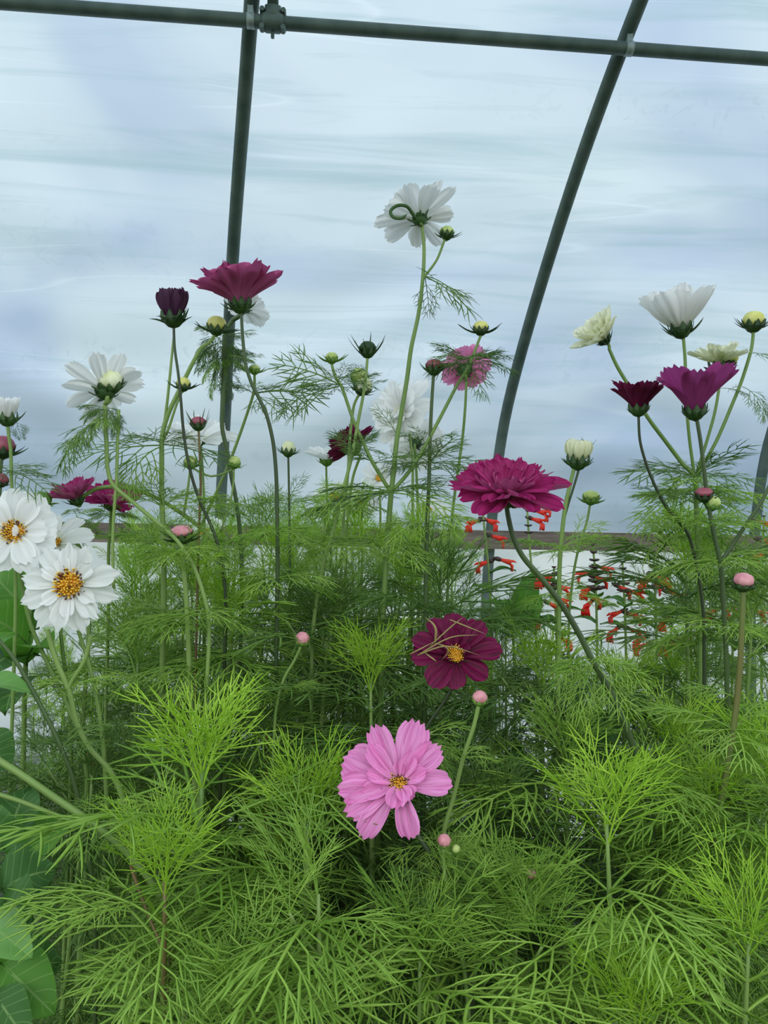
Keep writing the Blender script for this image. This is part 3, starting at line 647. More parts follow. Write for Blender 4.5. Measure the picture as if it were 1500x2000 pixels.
# G left edge plants
p = new('cosmos plant at the left edge with a half open white flower', .7, (24, 1400))
S(p, [(14, 820), (17, 850), (21, 880), (22, 930), (26, 1000), (30, 1100)], 6, 8, True)
FL(p, 14, 815, (0, 1, .1), 46, 'white', D8(66, 80, .5, 8, .06) + [(7, .8, .4, 75, 85, .05, {})], disc_r=0, cal=.4, bract=.6, spread=.6, curly=.5, cup=1.0)
LF(p, 30, 815, 42, 865, 'lax', 'leaf_dark'); LF(p, 20, 920, 102, 945, 'airy', 'leaf_dark', dz=-.03); LF(p, 20, 918, 90, 900, 'airy', 'leaf_dark'); WH(p, 20, 920, 5, 70, 10, 'airy', 'leaf_dark')
p.finish(GREEN)
p = new('cosmos stem with a rounded rose bud cut by the left edge', .76, (-10, 1400))
S(p, [(4, 890), (0, 930), (-6, 1000), (-10, 1100)], 6, 8, True); BD(p, 6, 876, (.1, 1, .2), 22, 'bud_rose', bract=1.6, spread=.85, tall=.95); S(p, [(2, 950), (-2, 990), (-8, 1060)], 4, 5); BD(p, 3, 940, (.3, 1, .2), 13, 'bud_rose', bract=1.2)
p.finish(DARK)

# I white flower with pink bud before it
p = new('cosmos plant with a wide flat white flower seen sideways, touching the left steel pipe', .98, (400, 1400))
S(p, [(392, 868), (396, 920), (398, 980), (400, 1060)], 4, 7, True)
FL(p, 388, 860, (.12, .86, .45), 76, 'white', [(8, 1.0, .56, 20, 4, 0, dict(tooth=.07, ej=12)), (4, .8, .4, 42, 40, .02, {})], disc_r=0, cal=.17)
p.finish(GREEN)
p = new('thin cosmos stem with small reddish bud and upright bracts before a white flower', .76, (392, 1400))
S(p, [(388, 838), (390, 890), (392, 940), (390, 1000), (388, 1060)], 4.5, 6, True); BD(p, 387, 828, (0, 1, .25), 15, 'bud_rose', bract=2.4, spread=.4, tall=.75, cup=1)
WH(p, 390, 1000, 5, 90, 20, 'full')
p.finish([M['stem_red']])

# J small whitish bud
p = new('thin cosmos stem with a small upright whitish bud, right of the curving dark stem', .86, (563, 1400))
S(p, [(563, 890), (564, 940), (565, 1000), (566, 1080)], 4, 6, True); BD(p, 563, 880, (.1, 1, .1), 14, 'bud_white', bract=1.9, spread=.72, tall=1.2, curly=.2, cup=1); LF(p, 565, 975, 590, 915, 'airy', 'leaf_dark'); WH(p, 565, 985, 5, 80, 20)
p.finish([M['stem_dark']])

# K cluster in the middle
p = new('cosmos plant with a small white flower tipped up beside a ruffled burgundy one', 1.0, (650, 1400))
S(p, [(637, 905), (638, 950), (642, 1030), (648, 1100)], 4, 7, True); FL(p, 638, 898, (-.1, .95, .25), 50, 'white', D8(34, 30, .6, 8, .06), disc_r=0, cal=.26, calm='calyx_light')
p.finish(GREEN)
p = new('cosmos plant with a ruffled burgundy flower lying sideways among the middle stems', .95, (680, 1400))
S(p, [(705, 888), (690, 930), (680, 1000), (676, 1090)], 5, 7, True); FL(p, 690, 876, (-.55, .8, -.2), 58, 'maroon', [(8, 1, .6, 22, 10, 0, dict(tooth=.12, teeth=4, wav=0) if False else dict(tooth=.12, teeth=4)), (9, .85, .45, 45, 40, .02, dict(tooth=.12, teeth=4)), (6, .6, .4, 60, 60, .03, dict(tooth=.12, teeth=4))], disc_r=0, cal=.26, calm='calyx_light')
WH(p, 700, 880, 6, 75, 30, 'airy', 'leaf_dark', spread=30)
p.finish(GREEN)
p = new('cosmos plant with a big ruffled white flower standing sideways behind the tallest stem', 1.05, (800, 1400))
S(p, [(800, 850), (806, 900), (806, 960), (806, 1060)], 5, 7, True); FL(p, 788, 808, (-.66, .40, .62), 78, 'white', [(8, 1, .6, 8, 0, 0, dict(tooth=.10)), (9, .85, .5, 30, 25, .02, dict(tooth=.1)), (8, .6, .4, 55, 50, .03, dict(tooth=.1))], disc_r=0, cal=.17)
p.finish(GREEN)
p = new('cosmos plant with a ruffled white flower just below and right of the sideways white one', 1.12, (815, 1450))
S(p, [(812, 895), (815, 960), (818, 1060)], 5, 7, True); FL(p, 812, 866, (.2, .35, -.85), 60, 'white', [(8, 1, .6, 8, 0, 0, dict(tooth=.10)), (8, .85, .5, 30, 25, .02, dict(tooth=.1))], disc_r=0, cal=.17)
p.finish(GREEN)
for (x, y, ax, rp, lab) in ((740, 935, (.1, .5, .85), 44, 'small white cosmos bloom on its stem right behind the forked main stem'), (655, 972, (-.1, .8, .6), 56, 'white cosmos bloom low on its stem, yellow centre showing, left of the forked stem'),
                            (705, 985, (.3, .7, .5), 42, 'white cosmos bloom half hidden in leaves directly below the burgundy one'), (835, 998, (0, .9, .4), 46, 'white cosmos bloom above the wooden board, left of the crimson flower'),
                            (400, 1042, (-.2, .9, .5), 50, 'white cosmos bloom low against the board behind the arched stem'), (800, 1068, (0, .9, .3), 34, 'half hidden small white bloom of a cosmos under the wooden board')):
    p = new(lab, 1.15, (x, 1400)); S(p, [(x, y + 8), (x + 3, y + 60), (x + 2, y + 130)], 4, 6, True)
    FL(p, x, y, ax, rp, 'white', D8(14, 8, .62, 8, .06), disc_r=.16, single=rp < 45, cal=.17); p.finish(GREEN)

# L spidery bud
p = new('cosmos stem with a green bud ringed by long spidery bracts, left of the tallest stem', .8, (625, 1400))
S(p, [(718, 695), (714, 740), (708, 780), (700, 820), (687, 892), (668, 965), (650, 1040), (632, 1100), (620, 1160)], 5, 10, True)
BD(p, 718, 684, (0, 1, .25), 17, 'calyx', bract=2.8, spread=.55, tall=.85, cup=1)
WH(p, 690, 880, 4, 80, 30); WH(p, 640, 1070, 6, 120, 10, 'full'); WH(p, 712, 755, 3, 50, 20); LF(p, 655, 1020, 560, 980, 'full', dz=-.03)
p.finish(GREEN)
p = new('cosmos stem carrying two stacked pale buds close behind the spidery bud', .86, (668, 1400))
S(p, [(706, 762), (692, 790), (684, 850), (680, 920), (672, 1000), (668, 1080)], 5, 8, True); BD(p, 701, 737, (.1, .8, .6), 16, 'bud_green', bract=1.3, spread=.8, calm='calyx_light'); BD(p, 708, 757, (.3, .7, .4), 18, 'bud_white', bract=1.4, spread=.8)
WH(p, 704, 745, 6, 45, 30, 'airy'); WH(p, 676, 990, 5, 110, 12, 'full')
p.finish(GREEN)
# M purple bud
p = new('cosmos stem with a dark purplish bud opening, left of the pale pink flower', .8, (836, 1400))
S(p, [(847, 730), (843, 790), (840, 860), (838, 940), (835, 1010), (833, 1090)], 6, 11, True); BD(p, 848, 718, (0, 1, .2), 17, 'bud_rose', bract=1.9, spread=.62, tall=.8, cup=1)
WH(p, 839, 905, 9, 100, 20, 'airy', 'leaf_dark', spread=25); LF(p, 839, 905, 955, 890, 'airy', 'leaf_dark', dz=-.03); WH(p, 835, 1020, 6, 110, 12, 'full')
p.finish([M['stem_dark'], M['stem']])
# N pale pink
p = new('cosmos plant with a pale rose pink flower seen from behind, right of the tallest stem', .92, (878, 1400))
S(p, [(911, 745), (909, 790), (904, 850), (893, 930), (884, 1000), (878, 1080)], 5, 7, True)
FL(p, 908, 722, (.06, .58, -.8), 56, 'rose', D8(16, 6, .58, 9, .08) + [(6, .8, .45, 34, 30, .02, {})], disc_r=0, cal=.24, bract=.4)
WH(p, 890, 940, 7, 90, 15)
p.finish(GREEN)

# O crimson big double
p = new('cosmos plant with the big double crimson pink flower above the wooden board, right of centre', .6, (1300, 1750))
S(p, [(989, 985), (993, 1010), (1003, 1050), (1022, 1088), (1060, 1132), (1100, 1185), (1135, 1245), (1155, 1285), (1190, 1350), (1225, 1425), (1250, 1500), (1268, 1590), (1280, 1680)], 9, 17, True)
FL(p, 990, 966, (-.03, .88, .47), 122, 'crimson', [(9, 1.0, .5, 14, 2, 0, dict(tooth=.12, teeth=3)), (9, .88, .44, 26, 22, .02, dict(tooth=.12)), (10, .68, .34, 44, 48, .04, dict(tooth=.1, point=.3)), (7, .42, .2, 64, 70, .06, dict(point=.5))],
   disc_r=.13, cal=.22, bract=.28, spread=.85, calm='calyx', z_disc=.1)
for (a, b, c, d_) in ((1155, 1285, 1080, 1330), (1155, 1285, 1290, 1310), (1165, 1300, 1250, 1400), (1160, 1295, 1110, 1400)): LF(p, a, b, c, d_, 'full', 'leaf', dz=-.03)
WH(p, 1157, 1288, 4, 120, 10, 'full'); WH(p, 1255, 1520, 7, 170, 5, 'full')
p.finish([M['stem_dark'], M['stem']])
# P white bud
p = new('cosmos plant with a round white bud opening above the salvias, right of the crimson flower', .76, (1090, 1450))
S(p, [(1124, 905), (1114, 945), (1105, 985), (1098, 1040), (1093, 1110), (1092, 1190)], 7, 12, True); S(p, [(1134, 905), (1124, 940), (1110, 985), (1103, 1010)], 5, 5, mi=1)
FL(p, 1129, 898, (.05, 1, .12), 52, 'cream', [(8, .85, .62, 42, 112, 0, dict(jit=.04, ej=2, curl=.05)), (7, .8, .5, 52, 110, .02, dict(jit=.05, ej=2))], disc_r=0, cal=.4, bract=.5, spread=.7, cup=1.0)
BD(p, 1138, 872, (.1, 1, -.2), 13, 'calyx', d=.8, bract=1.8, spread=.6, tall=.8)
WH(p, 1096, 1070, 5, 110, 20, 'airy'); LF(p, 1100, 1060, 1180, 1000, 'airy'); WH(p, 1094, 1160, 5, 110, 10, 'full')
p.finish([M['stem'], M['stem_dark']])
p = new('thin cosmos stem with one flat green bud right of the opening white bud', .84, (1110, 1450))
S(p, [(1153, 982), (1146, 1020), (1133, 1060), (1122, 1110)], 4.5, 6, True); BD(p, 1154, 972, (0, 1, .25), 16, 'bud_green', bract=1.3, spread=.9, tall=.65, calm='calyx_light'); WH(p, 1128, 1080, 5, 100, 20)
p.finish(GREEN)

# R,S,T,U branching plant on the right
p = new('tall forked cosmos plant on the right with white and cream blooms and yellow bud', .8, (1360, 1450))
S(p, [(1190, 682), (1205, 715), (1235, 765), (1265, 815), (1300, 862), (1335, 908), (1357, 932), (1359, 970), (1362, 1040), (1366, 1120)], 6, 12, True)
S(p, [(1334, 650), (1338, 700), (1341, 790), (1347, 860), (1357, 932)], 6, 7)
S(p, [(1472, 642), (1468, 680), (1450, 740), (1430, 790), (1400, 860), (1375, 905), (1358, 932)], 6, 8)
S(p, [(1408, 712), (1404, 760), (1395, 810), (1378, 870), (1362, 920)], 5, 7)
FL(p, 1180, 662, (-.70, .60, .35), 64, 'cream', [(9, 1, .56, 30, 40, 0, dict(tooth=.08)), (9, .85, .5, 50, 60, .02, {}), (8, .7, .4, 66, 80, .04, {})], disc_r=0, cal=.2, bract=.3)
FL(p, 1330, 640, (-.12, 1, .04), 90, 'white', [(9, 1.0, .52, 38, 62, 0, dict(tooth=.07)), (8, .92, .48, 56, 66, .03, dict(tooth=.07))], disc_r=0, cal=.24, bract=.42, spread=.7)
FL(p, 1404, 710, (-.12, .97, .22), 62, 'cream', [(9, 1, .5, 30, 18, 0, {}), (8, .8, .42, 52, 50, .03, {})], disc_r=0, cal=.3, bract=.3, spread=.9)
BD(p, 1472, 630, (0, 1, .2), 21, 'bud_yellow', bract=1.7, spread=.78, tall=.85, curly=.0, cup=.7); BD(p, 1425, 700, (.6, .6, .4), 14, 'bud_yellow', bract=1.2)
WH(p, 1358, 932, 7, 120, 15, 'airy', spread=20); WH(p, 1358, 925, 4, 70, 45, 'airy'); WH(p, 1359, 960, 7, 150, 8, 'full', spread=18); WH(p, 1359, 985, 6, 120, 25, 'full'); LF(p, 1359, 950, 1230, 1010, 'full', dz=-.03); LF(p, 1359, 965, 1490, 1000, 'full', dz=-.04);  LF(p, 1358, 932, 1215, 900, 'airy', dz=-.03); LF(p, 1358, 932, 1500, 925, 'airy', dz=-.03); LF(p, 1462, 690, 1530, 690, 'airy', 'leaf_dark'); LF(p, 1450, 755, 1530, 790, 'lax', 'leaf_dark', dz=-.03); LF(p, 1408, 758, 1470, 760, 'airy', 'leaf_dark')
WH(p, 1362, 1040, 7, 130, 10, 'full'); WH(p, 1364, 1100, 6, 130, 10, 'full')
p.finish(GREEN)
# V maroon cup
p = new('cosmos plant with a small dark maroon cup flower touching the plum pink one', .74, (1370, 1450))
S(p, [(1247, 808), (1250, 860), (1262, 905), (1280, 950), (1300, 988), (1325, 1018), (1345, 1045), (1362, 1110)], 5, 8, True)
FL(p, 1247, 796, (-.02, 1, .08), 70, 'maroon', [(9, .95, .56, 64, 40, 0, dict(tooth=.1, teeth=4)), (8, .8, .45, 58, 50, .03, dict(tooth=.1))], disc_r=0, cal=.26, bract=.26, cup=.8)
WH(p, 1290, 970, 5, 80, 20); WH(p, 1335, 1035, 6, 110, 20)
p.finish([M['stem_dark']])
# W plum cup + fork
p = new('cosmos plant with a big plum pink cup shaped flower on a dark forked stem', .7, (1425, 1500))
S(p, [(1360, 812), (1368, 860), (1375, 915), (1380, 960), (1388, 1010), (1397, 1055), (1407, 1100), (1413, 1180), (1418, 1270), (1420, 1340)], 7, 12, True)
S(p, [(1510, 930), (1490, 975), (1460, 1020), (1430, 1065), (1407, 1100)], 6, 9); S(p, [(1376, 975), (1385, 1000), (1390, 1020)], 5, 5)
FL(p, 1357, 800, (-.08, 1, .10), 108, 'plum', [(8, .98, .62, 64, 44, 0, dict(tooth=.08, teeth=4, ridge=.04))], disc_r=0, cal=.20, bract=.18, cup=.8)
BD(p, 1375, 966, (-.1, 1, .3), 17, 'bud_rose', bract=1.4, spread=.8, tall=.6); BD(p, 1392, 985, (.2, 1, .3), 14, 'bud_green', bract=1.4, calm='calyx_light')
WH(p, 1405, 1095, 6, 130, 12, 'full'); WH(p, 1392, 1030, 6, 110, 20, 'airy'); WH(p, 1416, 1220, 6, 150, 5, 'full')
p.finish([M['stem_dark'], M['stem']])
# Z pink bud
p = new('tall reddish cosmos stem with a flat topped pale pink bud near the right edge', .6, (1380, 1900))
S(p, [(1452, 1150), (1450, 1200), (1446, 1290), (1440, 1360), (1430, 1440), (1415, 1530), (1398, 1620), (1388, 1710), (1384, 1800), (1380, 1900)], 9, 19, True)
BD(p, 1452, 1138, (0, 1, .3), 20, 'bud_pink', bract=1.2, spread=.8, tall=.75, cup=.4); WH(p, 1432, 1425, 6, 160, 15, 'full'); WH(p, 1398, 1620, 7, 190, 5, 'full'); WH(p, 1384, 1790, 6, 200, 0, 'full')
LF(p, 1440, 1365, 1330, 1310, 'full', dz=.03)
p.finish([M['stem_red'], M['stem']])

# AA dark burgundy facing
p = new('cosmos plant with deep burgundy flower facing forward, dry straw leaf across it', .66, (800, 1600))
S(p, [(889, 1290, .675), (886, 1335, .68), (868, 1370, .68), (840, 1410, .68), (815, 1460, .68), (800, 1550, .68)], 6, 9, True)
FL(p, 888, 1282, (.0, .62, .78), 86, 'burgundy', [], disc_r=.18, dark=.3, cal=.17, z_disc=.06, custom=[
   (88, 1.02, .58, 22, 8, 0, dict(tooth=.05, teeth=3)), (122, 1.0, .56, 24, 6, 0, dict(tooth=.06)), (160, 1.04, .5, 16, -2, .01, dict(tooth=.07)), (182, .98, .5, 10, -8, -.01, dict(tooth=.06)), (232, .9, .58, 6, -14, 0, dict(tooth=.05)),
   (268, .74, .52, 2, -20, .01, dict(tooth=.05)), (322, .84, .62, 6, -8, 0, dict(tooth=.03)), (8, 1.06, .62, 16, 4, .01, dict(tooth=.05)), (48, 1.02, .56, 26, 10, 0, dict(tooth=.06)), (70, .8, .4, 40, 36, .02, dict(tooth=.05)),
   (150, .42, .24, 40, 60, .03, dict(curl=.4, point=.3)), (20, .46, .26, 44, 56, .03, dict(curl=.4, point=.3)), (105, .66, .36, 42, 36, .03, dict(curl=.2)), (215, .34, .22, 40, 50, .03, dict(curl=.4, point=.3))])
mbx = MB(); me_a = .60
for a, b, c in (((815, 1280), (880, 1245), (935, 1240)), ((815, 1280), (870, 1262), (938, 1280)), ((840, 1262), (880, 1225), (905, 1205)), ((850, 1255), (850, 1225), (830, 1205)), ((878, 1210), (915, 1225), (948, 1238)), ((830, 1275), (850, 1290), (842, 1285)), ((800, 1278), (820, 1268), (850, 1252)), ((850, 1256), (875, 1268), (862, 1290))):
    q = spline([P(*a, .625), P(*b, .62), P(*c, .628)], 4); tube(mbx, q, [.0007, .0009, .0010, .0010, .0009, .0008, .0006, .0004, .0001][:len(q)], 4, 0, .6)
o = link('dry_leaf', mbx.mesh('dry_leaf', [M['leaf_dry']], off=p.base), p.o); o['label'] = 'straw coloured dry leaf'
WH(p, 820, 1450, 6, 120, 10, 'full')
p.finish([M['stem_dark']])
# AB
p = new('cosmos stem with a round pale pink bud under the deep burgundy flower', .6, (860, 1700))
S(p, [(935, 1378), (925, 1420), (905, 1480), (885, 1560), (868, 1620), (862, 1690)], 8, 11, True); BD(p, 937, 1366, (.1, 1, .3), 15, 'bud_pink', bract=1.0, spread=.5, tall=1.0, calm='calyx_light', cup=.6)
WH(p, 905, 1480, 4, 110, 20, 'airy'); WH(p, 866, 1650, 5, 130, 10, 'airy')
p.finish([M['stem'], M['stem_red']])
# AC bright pink
p = new('cosmos plant with the large bright pink flower facing forward in the lower centre', .56, (880, 1900))
S(p, [(779, 1545, .57), (795, 1590, .585), (812, 1625, .585), (838, 1665, .58), (860, 1710, .58), (885, 1780, .58), (905, 1850, .58)], 9, 16, True)
FL(p, 780, 1533, (-.08, .52, .85), 118, 'pink', [], disc_r=.155, dark=.9, cal=.14, seed=4, custom=[
   (74, 1.06, .56, 16, 8, 0, dict(tooth=.07, teeth=4, ridge=.05)), (118, 1.04, .42, 24, 14, .01, dict(tooth=.1, teeth=3, ridge=.05)), (135, .80, .34, 30, 20, .03, dict(tooth=.12)),
   (158, 1.0, .72, 14, 2, -.01, dict(tooth=.05, teeth=4, ridge=.03)), (190, 1.0, .50, 16, 2, 0, dict(tooth=.07, ridge=.06)), (212, .98, .44, 12, -4, .01, dict(tooth=.08, ridge=.06)), (236, 1.0, .38, 10, -10, 0, dict(tooth=.06, ridge=.06)),
   (286, .84, .38, 14, -26, 0, dict(tooth=.07, ridge=.08, curl=.3)), (2, .86, .42, 14, 2, 0, dict(tooth=.05, teeth=3)), (42, .90, .44, 16, 8, .01, dict(tooth=.07, teeth=4)), (318, .36, .3, 30, 30, .02, dict(curl=.3)),
   (62, .56, .28, 34, 34, .03, dict(tooth=.05, curl=.25)), (92, .34, .2, 38, 36, .03, dict(curl=.25)), (165, .55, .3, 26, 24, .03, dict(curl=.3)), (200, .6, .3, 24, 10, .03, dict(curl=.3)), (265, .46, .34, 44, 10, .04, dict(curl=.4, ridge=.1)), (25, .5, .3, 30, 26, .03, dict(curl=.3)), (300, .42, .26, 46, 30, .05, dict(curl=.4))])
WH(p, 860, 1715, 6, 130, 10, 'airy', 'leaf_dark')
p.finish([M['stem_dark'], M['stem']])
p = new('short cosmos shoot with a small rosy bud, right below the bright pink flower', .55, (870, 1900))
S(p, [(866, 1660), (868, 1700), (880, 1770), (900, 1850)], 6, 12, True); BD(p, 867, 1644, (.1, 1, .5), 14, 'bud_pink', bract=1.3, spread=.6, tall=.9, cup=.5, calm='calyx_light'); BD(p, 890, 1660, (.3, 1, .4), 9, 'bud_green', bract=1.3, calm='calyx_light')
WH(p, 882, 1672, 7, 70, 40, 'young', 'leaf'); WH(p, 885, 1760, 6, 150, 5, 'full')
p.finish(GREEN)
p = new('thin cosmos stem with a small pink bud sunk in foliage left of the burgundy flower', .7, (545, 1500))
S(p, [(588, 1262), (575, 1290), (555, 1325), (540, 1380), (535, 1450)], 5, 8, True); BD(p, 590, 1250, (.2, 1, .4), 14, 'bud_pink', bract=1.0, spread=.5, cup=.5, calm='calyx_light'); WH(p, 545, 1360, 6, 110, 25, 'full')
p.finish([M['stem'], M['stem_red']])
p = new('cosmos shoot with a tiny pink tipped bud just showing, low right of centre', .55, (990, 1900))
S(p, [(1040, 1722), (1030, 1760), (1005, 1810), (990, 1880)], 5, 9, True); BD(p, 1038, 1710, (0, 1, .5), 10, 'bud_pink', bract=1.6, spread=.6, calm='calyx_light'); WH(p, 1038, 1725, 8, 75, 40, 'young', 'leaf'); WH(p, 1030, 1760, 6, 110, 15, 'airy')
p.finish(GREEN)

# AF white facing flowers, left
p = new('cosmos plant with the large white flower facing forward, golden centre, nearest on the left', .64, (150, 1500))
S(p, [(138, 1150, .66), (150, 1220, .68), (175, 1300, .68), (195, 1400, .68), (205, 1500, .68)], 7, 12, True)
FL(p, 138, 1142, (.0, .22, 1), 96, 'white', [], disc_r=.26, dark=.5, cal=.17, custom=[(az, L, W, e, e - 12, z, dict(tooth=.07, teeth=3, point=.22, ridge=.04)) for az, L, W, e, z in (
   (128, .92, .42, 10, 0), (92, .84, .40, 20, .01), (68, .82, .46, 14, -.01), (14, 1.04, .46, 10, 0), (-14, 1.0, .40, 4, .01), (-48, .92, .40, 8, -.01), (-70, 1.04, .46, 4, 0), (-98, .98, .40, 8, .01), (-122, 1.04, .48, 4, -.01), (-158, 1.02, .52, 6, 0), (172, 1.0, .46, 10, .01),
   (40, .62, .32, 24, .02), (110, .6, .3, 26, .02), (-32, .66, .3, 18, .02), (-110, .68, .3, 14, .02), (-140, .66, .32, 14, .02), (150, .62, .3, 20, .02), (-84, .74, .3, 14, .02))])
p.finish(GREEN)
p = new('cosmos plant with a golden centred white flower cut by the left edge', .68, (20, 1500))
S(p, [(38, 1050, .70), (40, 1120, .71), (60, 1220, .71), (100, 1310, .71), (150, 1420, .71)], 7, 12, True)
FL(p, 30, 1040, (.15, .25, .95), 92, 'white', [(9, 1.0, .66, 14, 0, 0, dict(tooth=.06)), (6, .8, .5, 26, 14, .02, {}), (1, .35, .3, 60, 140, .04, {})], disc_r=.22, dark=.5, cal=.17, seed=9)
p.finish(GREEN)
p = new('cosmos plant with a small drooping white flower wedged between two larger white ones', .72, (130, 1500))
S(p, [(108, 1070, .74), (112, 1150, .75), (120, 1250, .75), (135, 1380, .75)], 6, 10, True)
FL(p, 108, 1062, (.1, .55, .8), 72, 'white', [(7, 1.0, .62, 20, -20, 0, dict(tooth=.05))], disc_r=.14, dark=.6, cal=.17, seed=3)
p.finish(GREEN)
# AG magenta pair, arched stems
p = new('cosmos plant with leftmost ruffled magenta flower on an arching green stem', .8, (430, 1400))
S(p, [(152, 985), (165, 968), (190, 954), (232, 951), (290, 965), (345, 996), (390, 1030), (425, 1070), (440, 1130)], 8, 9, True)
FL(p, 150, 975, (-.30, .9, .25), 58, 'crimson', [(8, 1, .66, 34, 30, 0, dict(tooth=.1, teeth=4)), (7, .8, .5, 55, 60, .03, dict(tooth=.1))], disc_r=0, cal=.24)
WH(p, 428, 1075, 5, 110, 15, 'full')
p.finish(GREEN)
p = new('cosmos plant with a ruffled deep magenta flower crossed by an arching green stem', .86, (215, 1400))
S(p, [(218, 985), (216, 1020), (212, 1080), (212, 1150)], 6, 8, True)
FL(p, 218, 985, (.25, .9, .4), 60, 'crimson', [(8, 1, .66, 28, 22, 0, dict(tooth=.1, teeth=4)), (7, .8, .5, 50, 55, .03, dict(tooth=.1))], disc_r=0, cal=.24)
WH(p, 215, 1010, 8, 60, 15, 'lax', 'leaf', spread=35); WH(p, 213, 1050, 6, 80, 10, 'full')
p.finish(GREEN)
p = new('low cosmos shoot with a yellowish bud among curled leaves, below the ruffled magenta flowers', .78, (95, 1400))
S(p, [(85, 985), (95, 1010), (118, 1030), (150, 1060), (165, 1130)], 8, 9, True); BD(p, 82, 978, (-.1, 1, .3), 18, 'calyx_light', bract=1.3, spread=.8, tall=.8, calm='calyx_light', curly=.5)
WH(p, 120, 1020, 9, 70, 10, 'lax', 'leaf', spread=45); WH(p, 150, 1010, 7, 75, 10, 'lax', 'leaf', spread=45)
p.finish(GREEN)
# AH pink bud head
p = new('cosmos plant topped by a broad pinkish green bud, centre left just under the board', .72, (362, 1600))
S(p, [(356, 1050), (358, 1100), (364, 1170), (368, 1260), (372, 1350), (378, 1440)], 9, 14, True); BD(p, 355, 1043, (0, 1, .35), 22, 'bud_pink', bract=1.4, spread=.9, tall=.5)
WH(p, 357, 1080, 9, 130, 10, 'full', 'leaf', spread=14); WH(p, 362, 1120, 7, 90, 40, 'young', 'leaf_young'); WH(p, 366, 1200, 8, 150, 5, 'full'); WH(p, 370, 1300, 6, 150, 0, 'full'); WH(p, 355, 1065, 6, 90, 35, 'young', 'leaf')
p.finish([M['stem']])
# ---------------------------------------------------------------- feathery filler plants
def visible_low(c): return proj(c)[1] > 2150
def filler(label, x, y, d, h_step=.058, young=True, group=None, leaflen=.11, shoots=.4, stemr=.0044, lean=None, m='leaf', dm=None, bright=True, smat=None, maxn=70, elev0=52):
    top = P(x, y, d); r = random.Random(int(x * 7 + y)); 
    base = Vector((top.x + r.uniform(-.05, .05), top.y + r.uniform(-.03, .05), 0))
    if lean: base = Vector((P(lean, y, d).x, base.y, 0))
    p = Plant('cosmos_plant', label, 'cosmos plant', base, group); p.r = r
    L = top.z; pts = [top, top.lerp(base, .18) + Vector((r.uniform(-.01, .01), r.uniform(-.01, .01), 0)), top.lerp(base, .5) + Vector((r.uniform(-.02, .02), r.uniform(-.01, .01), 0)), base]
    q = spline(pts, 8); tube(p.mb, q, [.0012 + (stemr - .0012) * min(1, 2.2 * i / len(q)) for i in range(len(q))], 8)
    def at(s):
        acc = 0
        for i in range(len(q) - 1):
            l = np.linalg.norm(q[i + 1] - q[i])
            if acc + l >= s: return Vector(q[i] + (q[i + 1] - q[i]) * (s - acc) / l)
            acc += l
        return Vector(q[-1])
    s = .003; k = 0; ang = r.uniform(0, 3)
    while True:
        c = at(s)
        if s > L * .9 or visible_low(c): break
        f = min(1, k / 4); ll = leaflen * 1.1 * (.6 + .4 * f) * r.uniform(.88, 1.12); el = elev0 * (1 - f) + 14 * f
        if k < 2: ll = leaflen * (.55 + .2 * k); el = 66 - 8 * k
        elif k < 4: ll = leaflen * 1.15 * r.uniform(.9, 1.1); el = 34 - 12 * (k - 2)
        kd = 'young' if k < 2 else ('full' if r.random() < .7 else 'lax')
        mm = 'leaf_young' if (k < (2 if bright else 0) and young) else m
        nl = 4 if k < 2 else 3 if k < 4 else 2
        for i in range(nl):
            a = ang + 2 * math.pi * i / nl + r.uniform(-.2, .2); e = R(el + r.uniform(-10, 10)); v = Vector((math.cos(a) * math.cos(e), math.sin(a) * math.cos(e), math.sin(e)))
            if (c + v * ll).y < .24: continue
            p.leaf(c, v, (0, 0, 1), ll, kd, mm)
            if k >= 3 and r.random() < shoots and p.nl < maxn:      # axillary shoot
                e2 = R(48); v2 = Vector((math.cos(a) * math.cos(e2), math.sin(a) * math.cos(e2), math.sin(e2))); sl = r.uniform(.03, .075); t2 = c + v2 * sl
                if t2.y < .3: continue
                tube(p.mb, spline([c, c + v2 * sl * .5 - Vector((0, 0, .003)), t2], 3), .0011, 5)
                for j, (fr, n_, e3, l3) in enumerate(((.55, 2, 30, .6), (1, 3, 55, .42))):
                    for w_ in range(n_):
                        a3 = a + 1.57 + 2 * math.pi * w_ / n_ + r.uniform(-.3, .3); e4 = R(e3 + r.uniform(-12, 12)); v3 = Vector((math.cos(a3) * math.cos(e4), math.sin(a3) * math.cos(e4), math.sin(e4)))
                        if (t2 + v3 * .05).y < .26: continue
                        p.leaf(c + v2 * sl * fr, v3, (0, 0, 1), leaflen * l3 * r.uniform(.85, 1.2), 'young' if j else 'full', 'leaf_young' if (j and young and r.random() < .25 and bright) else m)
        ang += 1.57 + r.uniform(-.3, .3); k += 1; s += h_step * (.12 if k < 2 else .3 if k < 4 else 1) * r.uniform(.85, 1.15)
    p.finish([smat or M['stem']]); return p
